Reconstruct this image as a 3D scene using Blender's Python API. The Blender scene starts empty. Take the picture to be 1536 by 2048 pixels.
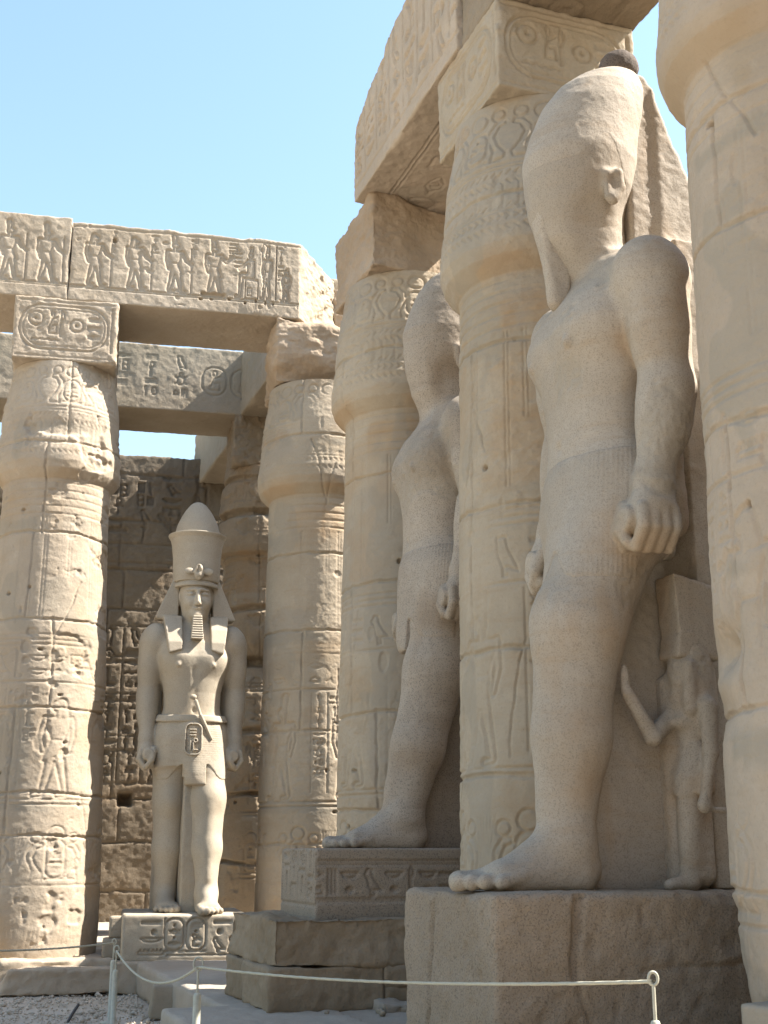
import bpy, math, random
import numpy as np
from mathutils import Vector

# ------------------------------------------------------------------ scene, camera, light
scene = bpy.context.scene
COL = scene.collection
EYE = 1.5
PITCH = math.radians(15.24)
FPX = 2500.0
cam_d = bpy.data.cameras.new('camera')
cam = bpy.data.objects.new('camera', cam_d)
COL.objects.link(cam)
cam.location = (0, 0, EYE)
cam.rotation_euler = (math.pi / 2 + PITCH, 0, 0)
cam_d.sensor_fit = 'VERTICAL'
cam_d.sensor_height = 36.0
cam_d.sensor_width = 27.0
cam_d.lens = FPX / 2048 * 36.0
cam_d.clip_start = 0.1
cam_d.clip_end = 5000
scene.camera = cam

SUN_EL = math.radians(48)
SUN_H = (1.0, 0.055)
_az = math.atan2(SUN_H[0], SUN_H[1])
SUN = Vector((math.sin(_az) * math.cos(SUN_EL), math.cos(_az) * math.cos(SUN_EL), math.sin(SUN_EL)))
world = bpy.data.worlds.new('World')
scene.world = world
world.use_nodes = True
wn = world.node_tree.nodes
wl = world.node_tree.links
wn.clear()
sky = wn.new('ShaderNodeTexSky')
sky.sky_type = 'NISHITA'
sky.sun_disc = False
sky.sun_elevation = SUN_EL
sky.sun_rotation = _az
sky.altitude = 80
sky.air_density = 1.7
sky.dust_density = 1.4
sky.ozone_density = 3.0
bg = wn.new('ShaderNodeBackground')
bg.inputs['Strength'].default_value = 0.097
wo = wn.new('ShaderNodeOutputWorld')
wl.new(sky.outputs[0], bg.inputs[0])
wl.new(bg.outputs[0], wo.inputs[0])
sun_d = bpy.data.lights.new('sun', 'SUN')
sun_d.energy = 5.0
sun_d.angle = math.radians(0.53)
sun_d.color = (1.0, 0.95, 0.88)
sun = bpy.data.objects.new('sun', sun_d)
COL.objects.link(sun)
sun.location = (20, 0, 30)
sun.rotation_euler = SUN.to_track_quat('Z', 'Y').to_euler()
scene.view_settings.view_transform = 'Standard'
scene.view_settings.look = 'None'
scene.view_settings.exposure = 1.72
scene.view_settings.gamma = 1.0
scene.cycles.max_bounces = 8
scene.cycles.diffuse_bounces = 5

# ------------------------------------------------------------------ numeric helpers
RND = random.Random(7)


def _hash(ix, iy, iz, seed):
    h = (ix.astype(np.uint32) * np.uint32(374761393) + iy.astype(np.uint32) * np.uint32(668265263)
         + iz.astype(np.uint32) * np.uint32(2147483647) + np.uint32((seed * 974711 + 12345) & 0xffffffff))
    h ^= h >> np.uint32(13)
    h *= np.uint32(1274126177)
    h ^= h >> np.uint32(16)
    h *= np.uint32(2246822519)
    h ^= h >> np.uint32(15)
    return h.astype(np.float32) / np.float32(4294967295.0)


def vnoise(P, scale, seed=0):
    Q = P * np.asarray(scale, dtype=np.float64)
    I = np.floor(Q)
    F = (Q - I).astype(np.float32)
    I = I.astype(np.int64)
    F = F * F * F * (F * (F * 6 - 15) + 10)
    out = np.zeros(len(P), np.float32)
    for dx in (0, 1):
        wx = F[:, 0] if dx else 1 - F[:, 0]
        for dy in (0, 1):
            wy = F[:, 1] if dy else 1 - F[:, 1]
            for dz in (0, 1):
                wz = F[:, 2] if dz else 1 - F[:, 2]
                out += wx * wy * wz * _hash(I[:, 0] + dx, I[:, 1] + dy, I[:, 2] + dz, seed)
    return out


def fbm(P, scale, octv=4, seed=0, gain=0.5):
    s = np.zeros(len(P), np.float32)
    a = 1.0
    t = 0.0
    sc = np.asarray(scale, dtype=np.float64)
    for o in range(octv):
        s += a * (vnoise(P, sc, seed + o * 17) - 0.5)
        t += a
        a *= gain
        sc = sc * 2.03
    return s / t * 2.0        # about -1 .. 1


def sstep(a, b, x):
    t = np.clip((x - a) / (b - a), 0, 1)
    return t * t * (3 - 2 * t)


# ------------------------------------------------------------------ object helpers
def link(o, parent=None):
    COL.objects.link(o)
    if parent is not None:
        o.parent = parent
    return o


def tag(o, label, cat, group=None):
    o['label'] = label
    o['category'] = cat
    if group:
        o['group'] = group
    return o


def thing(name, label, cat, loc=(0, 0, 0), rz=0.0, group=None):
    o = bpy.data.objects.new(name, None)
    o.empty_display_size = 0.2
    o.location = loc
    o.rotation_euler = (0, 0, rz)
    link(o)
    return tag(o, label, cat, group)


def mesh_np(name, V, Q, mat, parent=None, smooth=True):
    """V (n,3) floats, Q (m,k) ints with k = 3 or 4"""
    V = np.ascontiguousarray(V, dtype=np.float32)
    Q = np.ascontiguousarray(Q, dtype=np.int32)
    me = bpy.data.meshes.new(name)
    k = Q.shape[1]
    me.vertices.add(len(V))
    me.vertices.foreach_set('co', V.ravel())
    me.loops.add(Q.size)
    me.loops.foreach_set('vertex_index', Q.ravel())
    me.polygons.add(len(Q))
    me.polygons.foreach_set('loop_start', np.arange(0, Q.size, k, dtype=np.int32))
    me.update(calc_edges=True)
    me.validate()
    if smooth:
        me.polygons.foreach_set('use_smooth', np.ones(len(me.polygons), dtype=bool))
    me.materials.append(mat)
    o = bpy.data.objects.new(name, me)
    return link(o, parent)


def grid_quads(nu, nv, wrap_u=False):
    i = np.arange(nu if wrap_u else nu - 1)
    j = np.arange(nv - 1)
    I, J = np.meshgrid(i, j, indexing='ij')
    I2 = (I + 1) % nu
    return np.stack([I * nv + J, I2 * nv + J, I2 * nv + J + 1, I * nv + J + 1], -1).reshape(-1, 4)


def vnormals(V, Q):
    a = V[Q[:, 2]] - V[Q[:, 0]]
    b = V[Q[:, -1]] - V[Q[:, 1]]
    n = np.cross(a, b)
    N = np.zeros_like(V)
    for k in range(3):
        for c in range(Q.shape[1]):
            N[:, k] += np.bincount(Q[:, c], weights=n[:, k], minlength=len(V))
    return N / (np.linalg.norm(N, axis=1, keepdims=True) + 1e-12)


# ------------------------------------------------------------------ materials
def stone(name, base, dark, stain, grain=0.0, grain_scale=60.0, rough=0.9, bump=0.34, bump_scale=28.0,
          streak=0.35, stain_amt=0.5, pleat=None, patch=None):
    """weathered stone: broad tone, vertical runs, stains, fine grains, bump"""
    m = bpy.data.materials.new(name)
    m.use_nodes = True
    nt = m.node_tree
    N, L = nt.nodes, nt.links
    N.clear()
    out = N.new('ShaderNodeOutputMaterial')
    bs = N.new('ShaderNodeBsdfPrincipled')
    bs.inputs['Roughness'].default_value = rough
    bs.inputs['Specular IOR Level'].default_value = 0.25
    L.new(bs.outputs[0], out.inputs[0])
    tc = N.new('ShaderNodeTexCoord')
    info = N.new('ShaderNodeObjectInfo')
    vadd = N.new('ShaderNodeVectorMath')
    vadd.operation = 'MULTIPLY_ADD'
    comb = N.new('ShaderNodeCombineXYZ')
    for k in range(3):
        L.new(info.outputs['Random'], comb.inputs[k])
    L.new(comb.outputs[0], vadd.inputs[0])
    vadd.inputs[1].default_value = (37.0, 19.0, 53.0)
    L.new(tc.outputs['Object'], vadd.inputs[2])
    co = vadd.outputs[0]

    def noise(scale, detail, rgh=0.55, vec=None, dist=0.0):
        n = N.new('ShaderNodeTexNoise')
        n.inputs['Scale'].default_value = scale
        n.inputs['Detail'].default_value = detail
        n.inputs['Roughness'].default_value = rgh
        n.inputs['Distortion'].default_value = dist
        L.new(vec if vec is not None else co, n.inputs['Vector'])
        return n.outputs['Fac']

    def ramp(sock, a, b):
        r = N.new('ShaderNodeMapRange')
        r.interpolation_type = 'SMOOTHSTEP'
        r.inputs['From Min'].default_value = a
        r.inputs['From Max'].default_value = b
        L.new(sock, r.inputs['Value'])
        return r.outputs['Result']

    def mix(fac, a, b, mode='MIX'):
        x = N.new('ShaderNodeMix')
        x.data_type = 'RGBA'
        x.blend_type = mode
        if isinstance(fac, float):
            x.inputs[0].default_value = fac
        else:
            L.new(fac, x.inputs[0])
        for s, v in ((6, a), (7, b)):
            if isinstance(v, tuple):
                x.inputs[s].default_value = v + (1.0,)
            else:
                L.new(v, x.inputs[s])
        return x.outputs[2]

    def mul(sock, f):
        q = N.new('ShaderNodeMath')
        q.operation = 'MULTIPLY'
        L.new(sock, q.inputs[0])
        if isinstance(f, float):
            q.inputs[1].default_value = f
        else:
            L.new(f, q.inputs[1])
        return q.outputs[0]

    c = mix(ramp(noise(0.9, 6, 0.6), 0.36, 0.66), base, dark)
    # bedding: stretched horizontally
    mp = N.new('ShaderNodeMapping')
    mp.inputs['Scale'].default_value = (0.9, 0.9, 7.0)
    L.new(co, mp.inputs[0])
    c = mix(mul(ramp(noise(1.6, 6, 0.6, mp.outputs[0], 0.3), 0.5, 0.75), streak), c, stain)
    # run marks
    mp2 = N.new('ShaderNodeMapping')
    mp2.inputs['Scale'].default_value = (5.0, 5.0, 0.5)
    L.new(co, mp2.inputs[0])
    c = mix(mul(ramp(noise(1.2, 5, 0.6, mp2.outputs[0]), 0.55, 0.75), streak * 0.7), c, dark)
    c = mix(mul(ramp(noise(0.55, 7, 0.65), 0.54, 0.68), stain_amt), c, stain)
    if patch:
        pf = mul(ramp(noise(0.42, 3, 0.45, None, 0.6), 0.56, 0.585), 0.55)
        c = mix(pf, c, patch)
    # small tonal mottling
    c = mix(mul(ramp(noise(14.0, 5, 0.7), 0.35, 0.75), 0.34), c, dark)
    c = mix(mul(ramp(noise(48.0, 4, 0.7), 0.5, 0.72), 0.30), c, tuple(v * 0.72 for v in dark))
    c = mix(mul(ramp(noise(3.4, 6, 0.7, None, 0.4), 0.55, 0.72), 0.35), c, tuple(min(1, v * 1.16) for v in base))
    if grain > 0:
        g1 = ramp(noise(grain_scale, 2, 0.5), 0.52, 0.64)
        c = mix(mul(g1, grain), c, tuple(v * 0.34 for v in dark))
        g2 = ramp(noise(grain_scale * 0.8, 2, 0.5, mp.outputs[0]), 0.56, 0.68)
        vo = N.new('ShaderNodeTexVoronoi')
        vo.inputs['Scale'].default_value = grain_scale * 0.9
        L.new(co, vo.inputs['Vector'])
        c = mix(mul(ramp(vo.outputs['Distance'], 0.30, 0.05), grain * 0.75), c,
                tuple(min(1.0, v * 1.45 + 0.03) for v in base))
    else:
        vo = N.new('ShaderNodeTexVoronoi')
        vo.inputs['Scale'].default_value = 5.5
        L.new(co, vo.inputs['Vector'])
        c = mix(mul(ramp(vo.outputs['Distance'], 0.045, 0.02), 0.55), c, tuple(v * 0.35 for v in dark))
    for an, acol, amt in (('ochre', tuple(min(1, v) for v in (stain[0] * 1.05, stain[1] * .92, stain[2] * .72)), .42), ('mortar', (0.295, 0.256, 0.195), .6)):
        at = N.new('ShaderNodeAttribute')
        at.attribute_name = an
        c = mix(mul(at.outputs['Fac'], amt), c, acol)
    L.new(c, bs.inputs['Base Color'])
    hgt = noise(bump_scale, 8, 0.62)
    b1 = N.new('ShaderNodeBump')
    b1.inputs['Strength'].default_value = bump
    b1.inputs['Distance'].default_value = 0.02
    L.new(hgt, b1.inputs['Height'])
    bm = N.new('ShaderNodeBump')
    bm.inputs['Strength'].default_value = bump * 0.9
    bm.inputs['Distance'].default_value = 0.009
    L.new(noise(bump_scale * 2.3, 6, 0.7), bm.inputs['Height'])
    L.new(b1.outputs[0], bm.inputs['Normal'])
    b2 = N.new('ShaderNodeBump')
    b2.inputs['Strength'].default_value = bump * 0.8
    b2.inputs['Distance'].default_value = 0.006
    L.new(noise(bump_scale * 5, 4, 0.6), b2.inputs['Height'])
    L.new(bm.outputs[0], b2.inputs['Normal'])
    last = b2
    if pleat:
        mpp = N.new('ShaderNodeMapping')
        mpp.inputs['Rotation'].default_value = pleat[1]
        L.new(tc.outputs['Object'], mpp.inputs[0])
        w = N.new('ShaderNodeTexWave')
        w.wave_type = 'BANDS'
        w.bands_direction = pleat[2]
        w.inputs['Scale'].default_value = pleat[0]
        w.inputs['Distortion'].default_value = 0.6
        w.inputs['Detail'].default_value = 1.0
        w.inputs['Detail Scale'].default_value = 0.3
        L.new(mpp.outputs[0], w.inputs['Vector'])
        b3 = N.new('ShaderNodeBump')
        b3.inputs['Distance'].default_value = 0.006
        L.new(mul(ramp(noise(1.3, 3, 0.5), 0.38, 0.52), pleat[3]), b3.inputs['Strength'])
        L.new(w.outputs['Fac'], b3.inputs['Height'])
        L.new(last.outputs[0], b3.inputs['Normal'])
        last = b3
    L.new(last.outputs[0], bs.inputs['Normal'])
    return m


SAND_WARM = stone('sandstone_warm', (0.415, 0.343, 0.25), (0.35, 0.286, 0.203), (0.34, 0.232, 0.13), patch=(0.32, 0.275, 0.215))
SAND_PINK = stone('sandstone_pink', (0.44, 0.356, 0.268), (0.38, 0.304, 0.222), (0.32, 0.262, 0.188), streak=0.25, patch=(0.33, 0.28, 0.21))
SAND_PALE = stone('sandstone_pale', (0.42, 0.348, 0.262), (0.36, 0.29, 0.21), (0.34, 0.255, 0.16))
SAND_BLOCK = stone('sandstone_block', (0.41, 0.32, 0.23), (0.33, 0.247, 0.165), (0.29, 0.195, 0.11), bump=0.4)
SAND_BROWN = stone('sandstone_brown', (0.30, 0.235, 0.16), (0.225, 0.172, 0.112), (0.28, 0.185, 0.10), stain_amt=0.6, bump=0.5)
WALL_SHADED = stone('wall_shaded', (0.195, 0.155, 0.108), (0.145, 0.112, 0.076), (0.185, 0.125, 0.07), stain_amt=0.6, bump=0.5)  # brown sandstone darkened: the portico's deep shade is put into the colour
SAND_GREY = stone('sandstone_grey', (0.345, 0.287, 0.212), (0.275, 0.226, 0.16), (0.25, 0.20, 0.13), bump=0.4)
G1 = dict(rough=0.75, bump=0.2, bump_scale=40, streak=0.42, stain_amt=0.6)
TAN3 = ((0.415, 0.35, 0.272), (0.35, 0.293, 0.223), (0.335, 0.235, 0.138))
ROSE3 = ((0.398, 0.334, 0.26), (0.332, 0.276, 0.212), (0.22, 0.168, 0.12))
GREY3 = ((0.43, 0.368, 0.278), (0.37, 0.312, 0.23), (0.345, 0.25, 0.158))
GRAN_TAN = stone('granite_tan', *TAN3, grain=0.34, grain_scale=105, **G1)
GRAN_ROSE = stone('granite_rose', *ROSE3, grain=0.50, grain_scale=88, **G1)
GRAN_GREY = stone('granite_grey', *GREY3, grain=0.22, grain_scale=110, rough=0.7, bump=0.10, bump_scale=40, streak=0.15, stain_amt=0.25)
GRAN_ROUGH = stone('granite_rough', (0.36, 0.288, 0.212), (0.29, 0.23, 0.165), (0.29, 0.205, 0.12), grain=0.42, grain_scale=90,
                   bump=0.75, bump_scale=22, streak=0.25)
GRAN_DARK = stone('granite_dark', (0.30, 0.246, 0.185), (0.235, 0.19, 0.14), (0.25, 0.18, 0.115), grain=0.45, grain_scale=90,
                  bump=0.25)
PLEAT_PH = dict(rough=0.75, bump=0.2, bump_scale=40, streak=0.42, stain_amt=0.6)
KILT_TAN = stone('granite_tan_pleated', *TAN3, grain=0.34, grain_scale=105, pleat=(10.5, (0, 0.06, 0.5), 'X', 0.28), **PLEAT_PH)
KILT_ROSE = stone('granite_rose_pleated', *ROSE3, grain=0.5, grain_scale=88, pleat=(10.5, (0, 0.06, 0.5), 'X', 0.35), **PLEAT_PH)
KILT_GREY = stone('granite_grey_pleated', *GREY3, grain=0.22, grain_scale=110, pleat=(12.0, (0, 0, 0), 'Z', 0.22), **PLEAT_PH)
KNOB = stone('granite_knob', (0.15, 0.115, 0.09), (0.10, 0.08, 0.065), (0.22, 0.165, 0.12), grain=0.5, grain_scale=80, bump=0.4)
GROUND = stone('gravel_ground', (0.56, 0.485, 0.39), (0.45, 0.385, 0.30), (0.43, 0.345, 0.25), bump=1.0, bump_scale=16, streak=0.0)
DUST = stone('dusty_paving', (0.40, 0.345, 0.275), (0.34, 0.288, 0.225), (0.34, 0.26, 0.18), bump=0.4, streak=0.0)


def plain(name, col, rough=0.6, var=0.15, metal=0.0, bump=0.1, scale=30):
    m = bpy.data.materials.new(name)
    m.use_nodes = True
    N, L = m.node_tree.nodes, m.node_tree.links
    bs = N['Principled BSDF']
    bs.inputs['Roughness'].default_value = rough
    bs.inputs['Metallic'].default_value = metal
    tc = N.new('ShaderNodeTexCoord')
    n = N.new('ShaderNodeTexNoise')
    n.inputs['Scale'].default_value = scale
    n.inputs['Detail'].default_value = 6
    L.new(tc.outputs['Object'], n.inputs['Vector'])
    cr = N.new('ShaderNodeMix')
    cr.data_type = 'RGBA'
    cr.inputs[6].default_value = tuple(c * (1 - var) for c in col) + (1,)
    cr.inputs[7].default_value = tuple(min(1, c * (1 + var)) for c in col) + (1,)
    L.new(n.outputs['Fac'], cr.inputs[0])
    L.new(cr.outputs[2], bs.inputs['Base Color'])
    b = N.new('ShaderNodeBump')
    b.inputs['Strength'].default_value = bump
    b.inputs['Distance'].default_value = 0.004
    L.new(n.outputs['Fac'], b.inputs['Height'])
    L.new(b.outputs[0], bs.inputs['Normal'])
    return m


CREAM = plain('cream_paint', (0.42, 0.40, 0.31), 0.55, 0.3)
ROPE = plain('pale_rope', (0.44, 0.41, 0.31), 0.9, 0.25, 0.0, 0.8, 120)
STEEL = plain('dark_iron', (0.06, 0.055, 0.055), 0.5)


# ------------------------------------------------------------------ carving canvas
class Canvas:
    """depth (metres) cut into a flat u,v field"""

    def __init__(s, u0, u1, v0, v1, res):
        s.u0, s.v0, s.res = u0, v0, res
        s.nu = int((u1 - u0) / res) + 2
        s.nv = int((v1 - v0) / res) + 2
        s.u1, s.v1 = u1, v1
        s.H = np.zeros((s.nu, s.nv), np.float32)

    def win(s, ua, ub, va, vb):
        i0 = max(0, int((ua - s.u0) / s.res) - 1)
        i1 = min(s.nu, int((ub - s.u0) / s.res) + 3)
        j0 = max(0, int((va - s.v0) / s.res) - 1)
        j1 = min(s.nv, int((vb - s.v0) / s.res) + 3)
        if i1 <= i0 or j1 <= j0:
            return None
        U = s.u0 + s.res * np.arange(i0, i1)[:, None]
        W = s.v0 + s.res * np.arange(j0, j1)[None, :]
        return s.H[i0:i1, j0:j1], U, W

    def seg(s, p, q, w, d):
        x = s.win(min(p[0], q[0]) - w, max(p[0], q[0]) + w, min(p[1], q[1]) - w, max(p[1], q[1]) + w)
        if x is None:
            return
        H, U, W = x
        dx, dy = q[0] - p[0], q[1] - p[1]
        t = np.clip(((U - p[0]) * dx + (W - p[1]) * dy) / (dx * dx + dy * dy + 1e-12), 0, 1)
        D = np.hypot(U - p[0] - t * dx, W - p[1] - t * dy)
        np.maximum(H, d * np.clip(1 - (D / w) ** 4, 0, 1), out=H)

    def poly(s, pts, w, d, close=False):
        pts = list(pts)
        if close:
            pts.append(pts[0])
        for a, b in zip(pts[:-1], pts[1:]):
            s.seg(a, b, w, d)

    def ring(s, c, rx, ry, w, d, a0=0, a1=2 * math.pi):
        n = 14
        s.poly([(c[0] + rx * math.cos(a0 + (a1 - a0) * k / n), c[1] + ry * math.sin(a0 + (a1 - a0) * k / n)) for k in range(n + 1)], w, d)

    def disc(s, c, rx, ry, d):
        x = s.win(c[0] - rx, c[0] + rx, c[1] - ry, c[1] + ry)
        if x is None:
            return
        H, U, W = x
        q = np.hypot((U - c[0]) / rx, (W - c[1]) / ry)
        np.maximum(H, d * sstep(1.0, 0.65, q), out=H)

    def box(s, ua, ub, va, vb, d):
        x = s.win(ua, ub, va, vb)
        if x is None:
            return
        H, U, W = x
        e = s.res * 1.2
        k = sstep(ua - e, ua + e, U) * sstep(ub + e, ub - e, U) * sstep(va - e, va + e, W) * sstep(vb + e, vb - e, W)
        np.maximum(H, d * k, out=H)

    def rrect(s, c, hx, hy, w, d):
        r = min(hx, hy) * 0.9
        x = s.win(c[0] - hx - w, c[0] + hx + w, c[1] - hy - w, c[1] + hy + w)
        if x is None:
            return
        H, U, W = x
        qx = np.abs(U - c[0]) - (hx - r)
        qy = np.abs(W - c[1]) - (hy - r)
        D = np.hypot(np.maximum(qx, 0), np.maximum(qy, 0)) + np.minimum(np.maximum(qx, qy), 0) - r
        np.maximum(H, d * np.clip(1 - (D / w) ** 4, 0, 1), out=H)

    def relief(s, fn, bbox, D):
        """sunk relief from a signed distance fn(U, W): deep outline, rounded body"""
        x = s.win(*bbox)
        if x is None:
            return
        H, U, W = x
        sd = fn(U + 0 * W, W + 0 * U)
        w = 0.022
        line = np.clip(1 - (sd / w) ** 2, 0, 1)
        inside = np.where(sd < 0, 0.55 * np.exp(sd / 0.05), 0)
        np.maximum(H, D * np.maximum(line, inside), out=H)

    def fade(s, seed, scale, a, b, keep=0.12):
        U = s.u0 + s.res * np.arange(s.nu)
        W = s.v0 + s.res * np.arange(s.nv)
        g = np.stack(np.meshgrid(U, W, indexing='ij'), -1).reshape(-1, 2)
        P = np.concatenate([g, np.full((len(g), 1), seed * 1.7)], 1)
        n = fbm(P, scale, 3, seed).reshape(s.nu, s.nv)
        s.H *= keep + (1 - keep) * sstep(a, b, n)

    def sample(s, u, v):
        x = np.clip((u - s.u0) / s.res, 0, s.nu - 1.001)
        y = np.clip((v - s.v0) / s.res, 0, s.nv - 1.001)
        i = x.astype(int)
        j = y.astype(int)
        fx = x - i
        fy = y - j
        H = s.H
        return (H[i, j] * (1 - fx) * (1 - fy) + H[i + 1, j] * fx * (1 - fy) + H[i, j + 1] * (1 - fx) * fy + H[i + 1, j + 1] * fx * fy)


# glyph strokes in a unit square: l = polyline, o = ring, d = filled disc, b = filled box
GL = {
    'sun': [('o', .5, .5, .36, .36), ('d', .5, .5, .10, .10)],
    'disc': [('d', .5, .5, .3, .3)],
    'reed': [('l', (.5, 0), (.5, .5)), ('l', (.5, .45), (.3, .75), (.42, 1), (.62, .8), (.5, .45))],
    'water': [('l', (0, .4), (.12, .6), (.25, .4), (.37, .6), (.5, .4), (.62, .6), (.75, .4), (.87, .6), (1, .4))],
    'basket': [('l', (0, .6), (1, .6), (.85, .35), (.5, .22), (.15, .35), (0, .6))],
    'mouth': [('l', (0, .5), (.25, .66), (.5, .72), (.75, .66), (1, .5), (.75, .36), (.5, .3), (.25, .36), (0, .5))],
    'ankh': [('o', .5, .78, .17, .2), ('l', (.5, .6), (.5, 0)), ('l', (.22, .5), (.78, .5))],
    'house': [('l', (.25, .15), (.05, .15), (.05, .8), (.95, .8), (.95, .15), (.75, .15))],
    'djed': [('l', (.5, 0), (.5, 1)), ('l', (.25, .95), (.75, .95)), ('l', (.25, .82), (.75, .82)), ('l', (.25, .69), (.75, .69)), ('l', (.3, 0), (.7, 0))],
    'feather': [('l', (.4, 0), (.4, .8), (.5, 1), (.72, .92), (.68, .7), (.5, .6), (.5, 0))],
    'snake': [('l', (0, .3), (.2, .45), (.4, .3), (.6, .45), (.8, .4), (.9, .6), (.98, .5))],
    'bird': [('l', (.18, .72), (.3, .9), (.45, .88), (.5, .7), (.75, .4), (1, .2), (.8, .22), (.55, .2), (.38, .3), (.3, .6), (.18, .72)),
             ('l', (.48, .2), (.48, 0), (.62, 0)), ('l', (.6, .22), (.62, .04))],
    'owl': [('l', (.2, .95), (.5, .95), (.55, .7), (.8, .3), (.9, .1), (.6, .2), (.4, .2), (.25, .5), (.2, .95)), ('l', (.4, .2), (.4, 0), (.55, 0))],
    'loaf': [('l', (.2, .3), (.8, .3), (.75, .55), (.5, .68), (.25, .55), (.2, .3))],
    'stool': [('l', (.15, 0), (.15, 1), (.85, 1), (.85, 0), (.15, 0)), ('l', (.15, .5), (.85, .5))],
    'bars': [('b', .1, .9, .1, .24), ('b', .1, .9, .42, .56), ('b', .1, .9, .74, .88)],
    'strokes': [('l', (.2, .1), (.2, .9)), ('l', (.5, .1), (.5, .9)), ('l', (.8, .1), (.8, .9))],
    'man': [('o', .45, .85, .13, .13), ('l', (.45, .7), (.3, .4), (.2, .05), (.85, .05), (.8, .4), (.5, .35)), ('l', (.45, .6), (.85, .72))],
    'eye': [('l', (0, .5), (.3, .7), (.6, .7), (1, .5), (.6, .32), (.3, .32), (0, .5)), ('o', .48, .5, .13, .13)],
    'leg': [('l', (.35, 1), (.35, .1), (.75, .1), (.75, 0), (.2, 0), (.2, 1), (.35, 1))],
    'comb': [('l', (0, .2), (1, .2), (1, .5), (0, .5), (0, .2))] + [('l', (.1 + .16 * k, .5), (.1 + .16 * k, .75)) for k in range(6)],
    'staff': [('l', (.4, 0), (.5, .8), (.3, 1), (.65, .95), (.5, .8))],
    'beetle': [('o', .5, .4, .25, .33), ('o', .5, .78, .14, .12), ('l', (.25, .5), (.05, .7)), ('l', (.75, .5), (.95, .7)), ('l', (.28, .3), (.05, .15)), ('l', (.72, .3), (.95, .15))],
}
GN = list(GL)


def glyph(cv, name, u, v, su, sv, w, d):
    for st in GL[name]:
        if st[0] == 'l':
            cv.poly([(u + su * a, v + sv * b) for a, b in st[1:]], w, d)
        elif st[0] == 'o':
            cv.ring((u + su * st[1], v + sv * st[2]), su * st[3], sv * st[4], w, d)
        elif st[0] == 'd':
            cv.disc((u + su * st[1], v + sv * st[2]), su * st[3], sv * st[4], d * 1.3)
        else:
            cv.box(u + su * st[1], u + su * st[2], v + sv * st[3], v + sv * st[4], d)


def glyph_column(cv, rnd, u, v0, v1, wid, w, d):
    v = v1
    while v > v0 + wid * 0.4:
        h = wid * rnd.choice([.42, .62, .95])
        if h < wid * .5:
            g = rnd.choice(['water', 'basket', 'mouth', 'snake', 'bars', 'comb', 'eye'])
            glyph(cv, g, u, v - h, wid, h, w, d)
        elif h < wid * .8 and rnd.random() < .6:
            for k in range(2):
                glyph(cv, rnd.choice(['sun', 'loaf', 'disc', 'stool', 'reed', 'strokes', 'house']), u + k * wid * .52, v - h, wid * .46, h, w, d)
        else:
            glyph(cv, rnd.choice(['bird', 'owl', 'man', 'ankh', 'djed', 'feather', 'reed', 'leg', 'staff', 'beetle']), u + wid * .1, v - h, wid * .8, h, w, d)
        v -= h + wid * .12


def glyph_row(cv, rnd, u0, u1, v, h, w, d):
    u = u0
    while u < u1 - h * .4:
        q = h * rnd.choice([.45, .6, .8])
        if q > h * .7:
            glyph(cv, rnd.choice(['bird', 'owl', 'man', 'beetle', 'bars']), u, v, q, h, w, d)
        elif q > h * .5:
            glyph(cv, rnd.choice(['water', 'mouth', 'basket', 'sun', 'house']), u, v + h * .5, q, h * .5, w, d)
            glyph(cv, rnd.choice(['water', 'loaf', 'disc', 'basket', 'comb']), u, v, q, h * .45, w, d)
        else:
            glyph(cv, rnd.choice(['reed', 'ankh', 'djed', 'feather', 'staff', 'leg', 'strokes']), u, v, q, h, w, d)
        u += q + h * .12


def cartouche_v(cv, rnd, u, v0, v1, hw, w, d, fixed=None):
    c = (u, (v0 + v1) / 2)
    hh = (v1 - v0) / 2
    cv.rrect(c, hw, hh, w * 1.2, d)
    cv.seg((u - hw, v0 - w), (u + hw, v0 - w), w * 1.2, d)
    names = fixed or [rnd.choice(['sun', 'disc']), rnd.choice(['man', 'bird', 'beetle', 'feather']), rnd.choice(['water', 'bars', 'comb']), rnd.choice(['bars', 'basket', 'mouth'])]
    n = len(names)
    ih = (2 * hh - hw * .8) / n
    for k, g in enumerate(names):
        vv = v1 - hw * .4 - ih * (k + 1)
        if g in ('sun', 'disc'):
            r = min(hw * .62, ih * .48)
            glyph(cv, g, u - r, vv + ih * .5 - r, 2 * r, 2 * r, w, d)
        else:
            glyph(cv, g, u - hw * .62, vv + ih * .06, hw * 1.24, ih * .86, w, d)


def cobra(cv, u, v0, h, s, w, d):
    cv.poly([(u + s * h * a, v0 + h * b) for a, b in ((-.1, 0), (.12, .02), (.15, .12), (.02, .3), (-.06, .5), (.02, .68), (.14, .72), (.12, .8), (-.02, .8), (-.16, .62), (-.16, .45), (-.06, .2), (-.1, 0))], w, d)
    cv.ring((u, v0 + h * .93), h * .12, h * .11, w, d)


def sd_caps(U, W, a, b, r1, r2=None):
    r2 = r1 if r2 is None else r2
    dx, dy = b[0] - a[0], b[1] - a[1]
    t = np.clip(((U - a[0]) * dx + (W - a[1]) * dy) / (dx * dx + dy * dy + 1e-12), 0, 1)
    return np.hypot(U - a[0] - t * dx, W - a[1] - t * dy) - (r1 + (r2 - r1) * t)


def sd_poly(U, W, pts):
    d = np.full(U.shape, 1e9)
    inside = np.zeros(U.shape, bool)
    n = len(pts)
    for i in range(n):
        a, b = pts[i], pts[(i + 1) % n]
        d = np.minimum(d, sd_caps(U, W, a, b, 0.0))
        c = ((a[1] > W) != (b[1] > W)) & (U < (b[0] - a[0]) * (W - a[1]) / ((b[1] - a[1]) or 1e-9) + a[0])
        inside ^= c
    return np.where(inside, -d, d)


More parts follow.
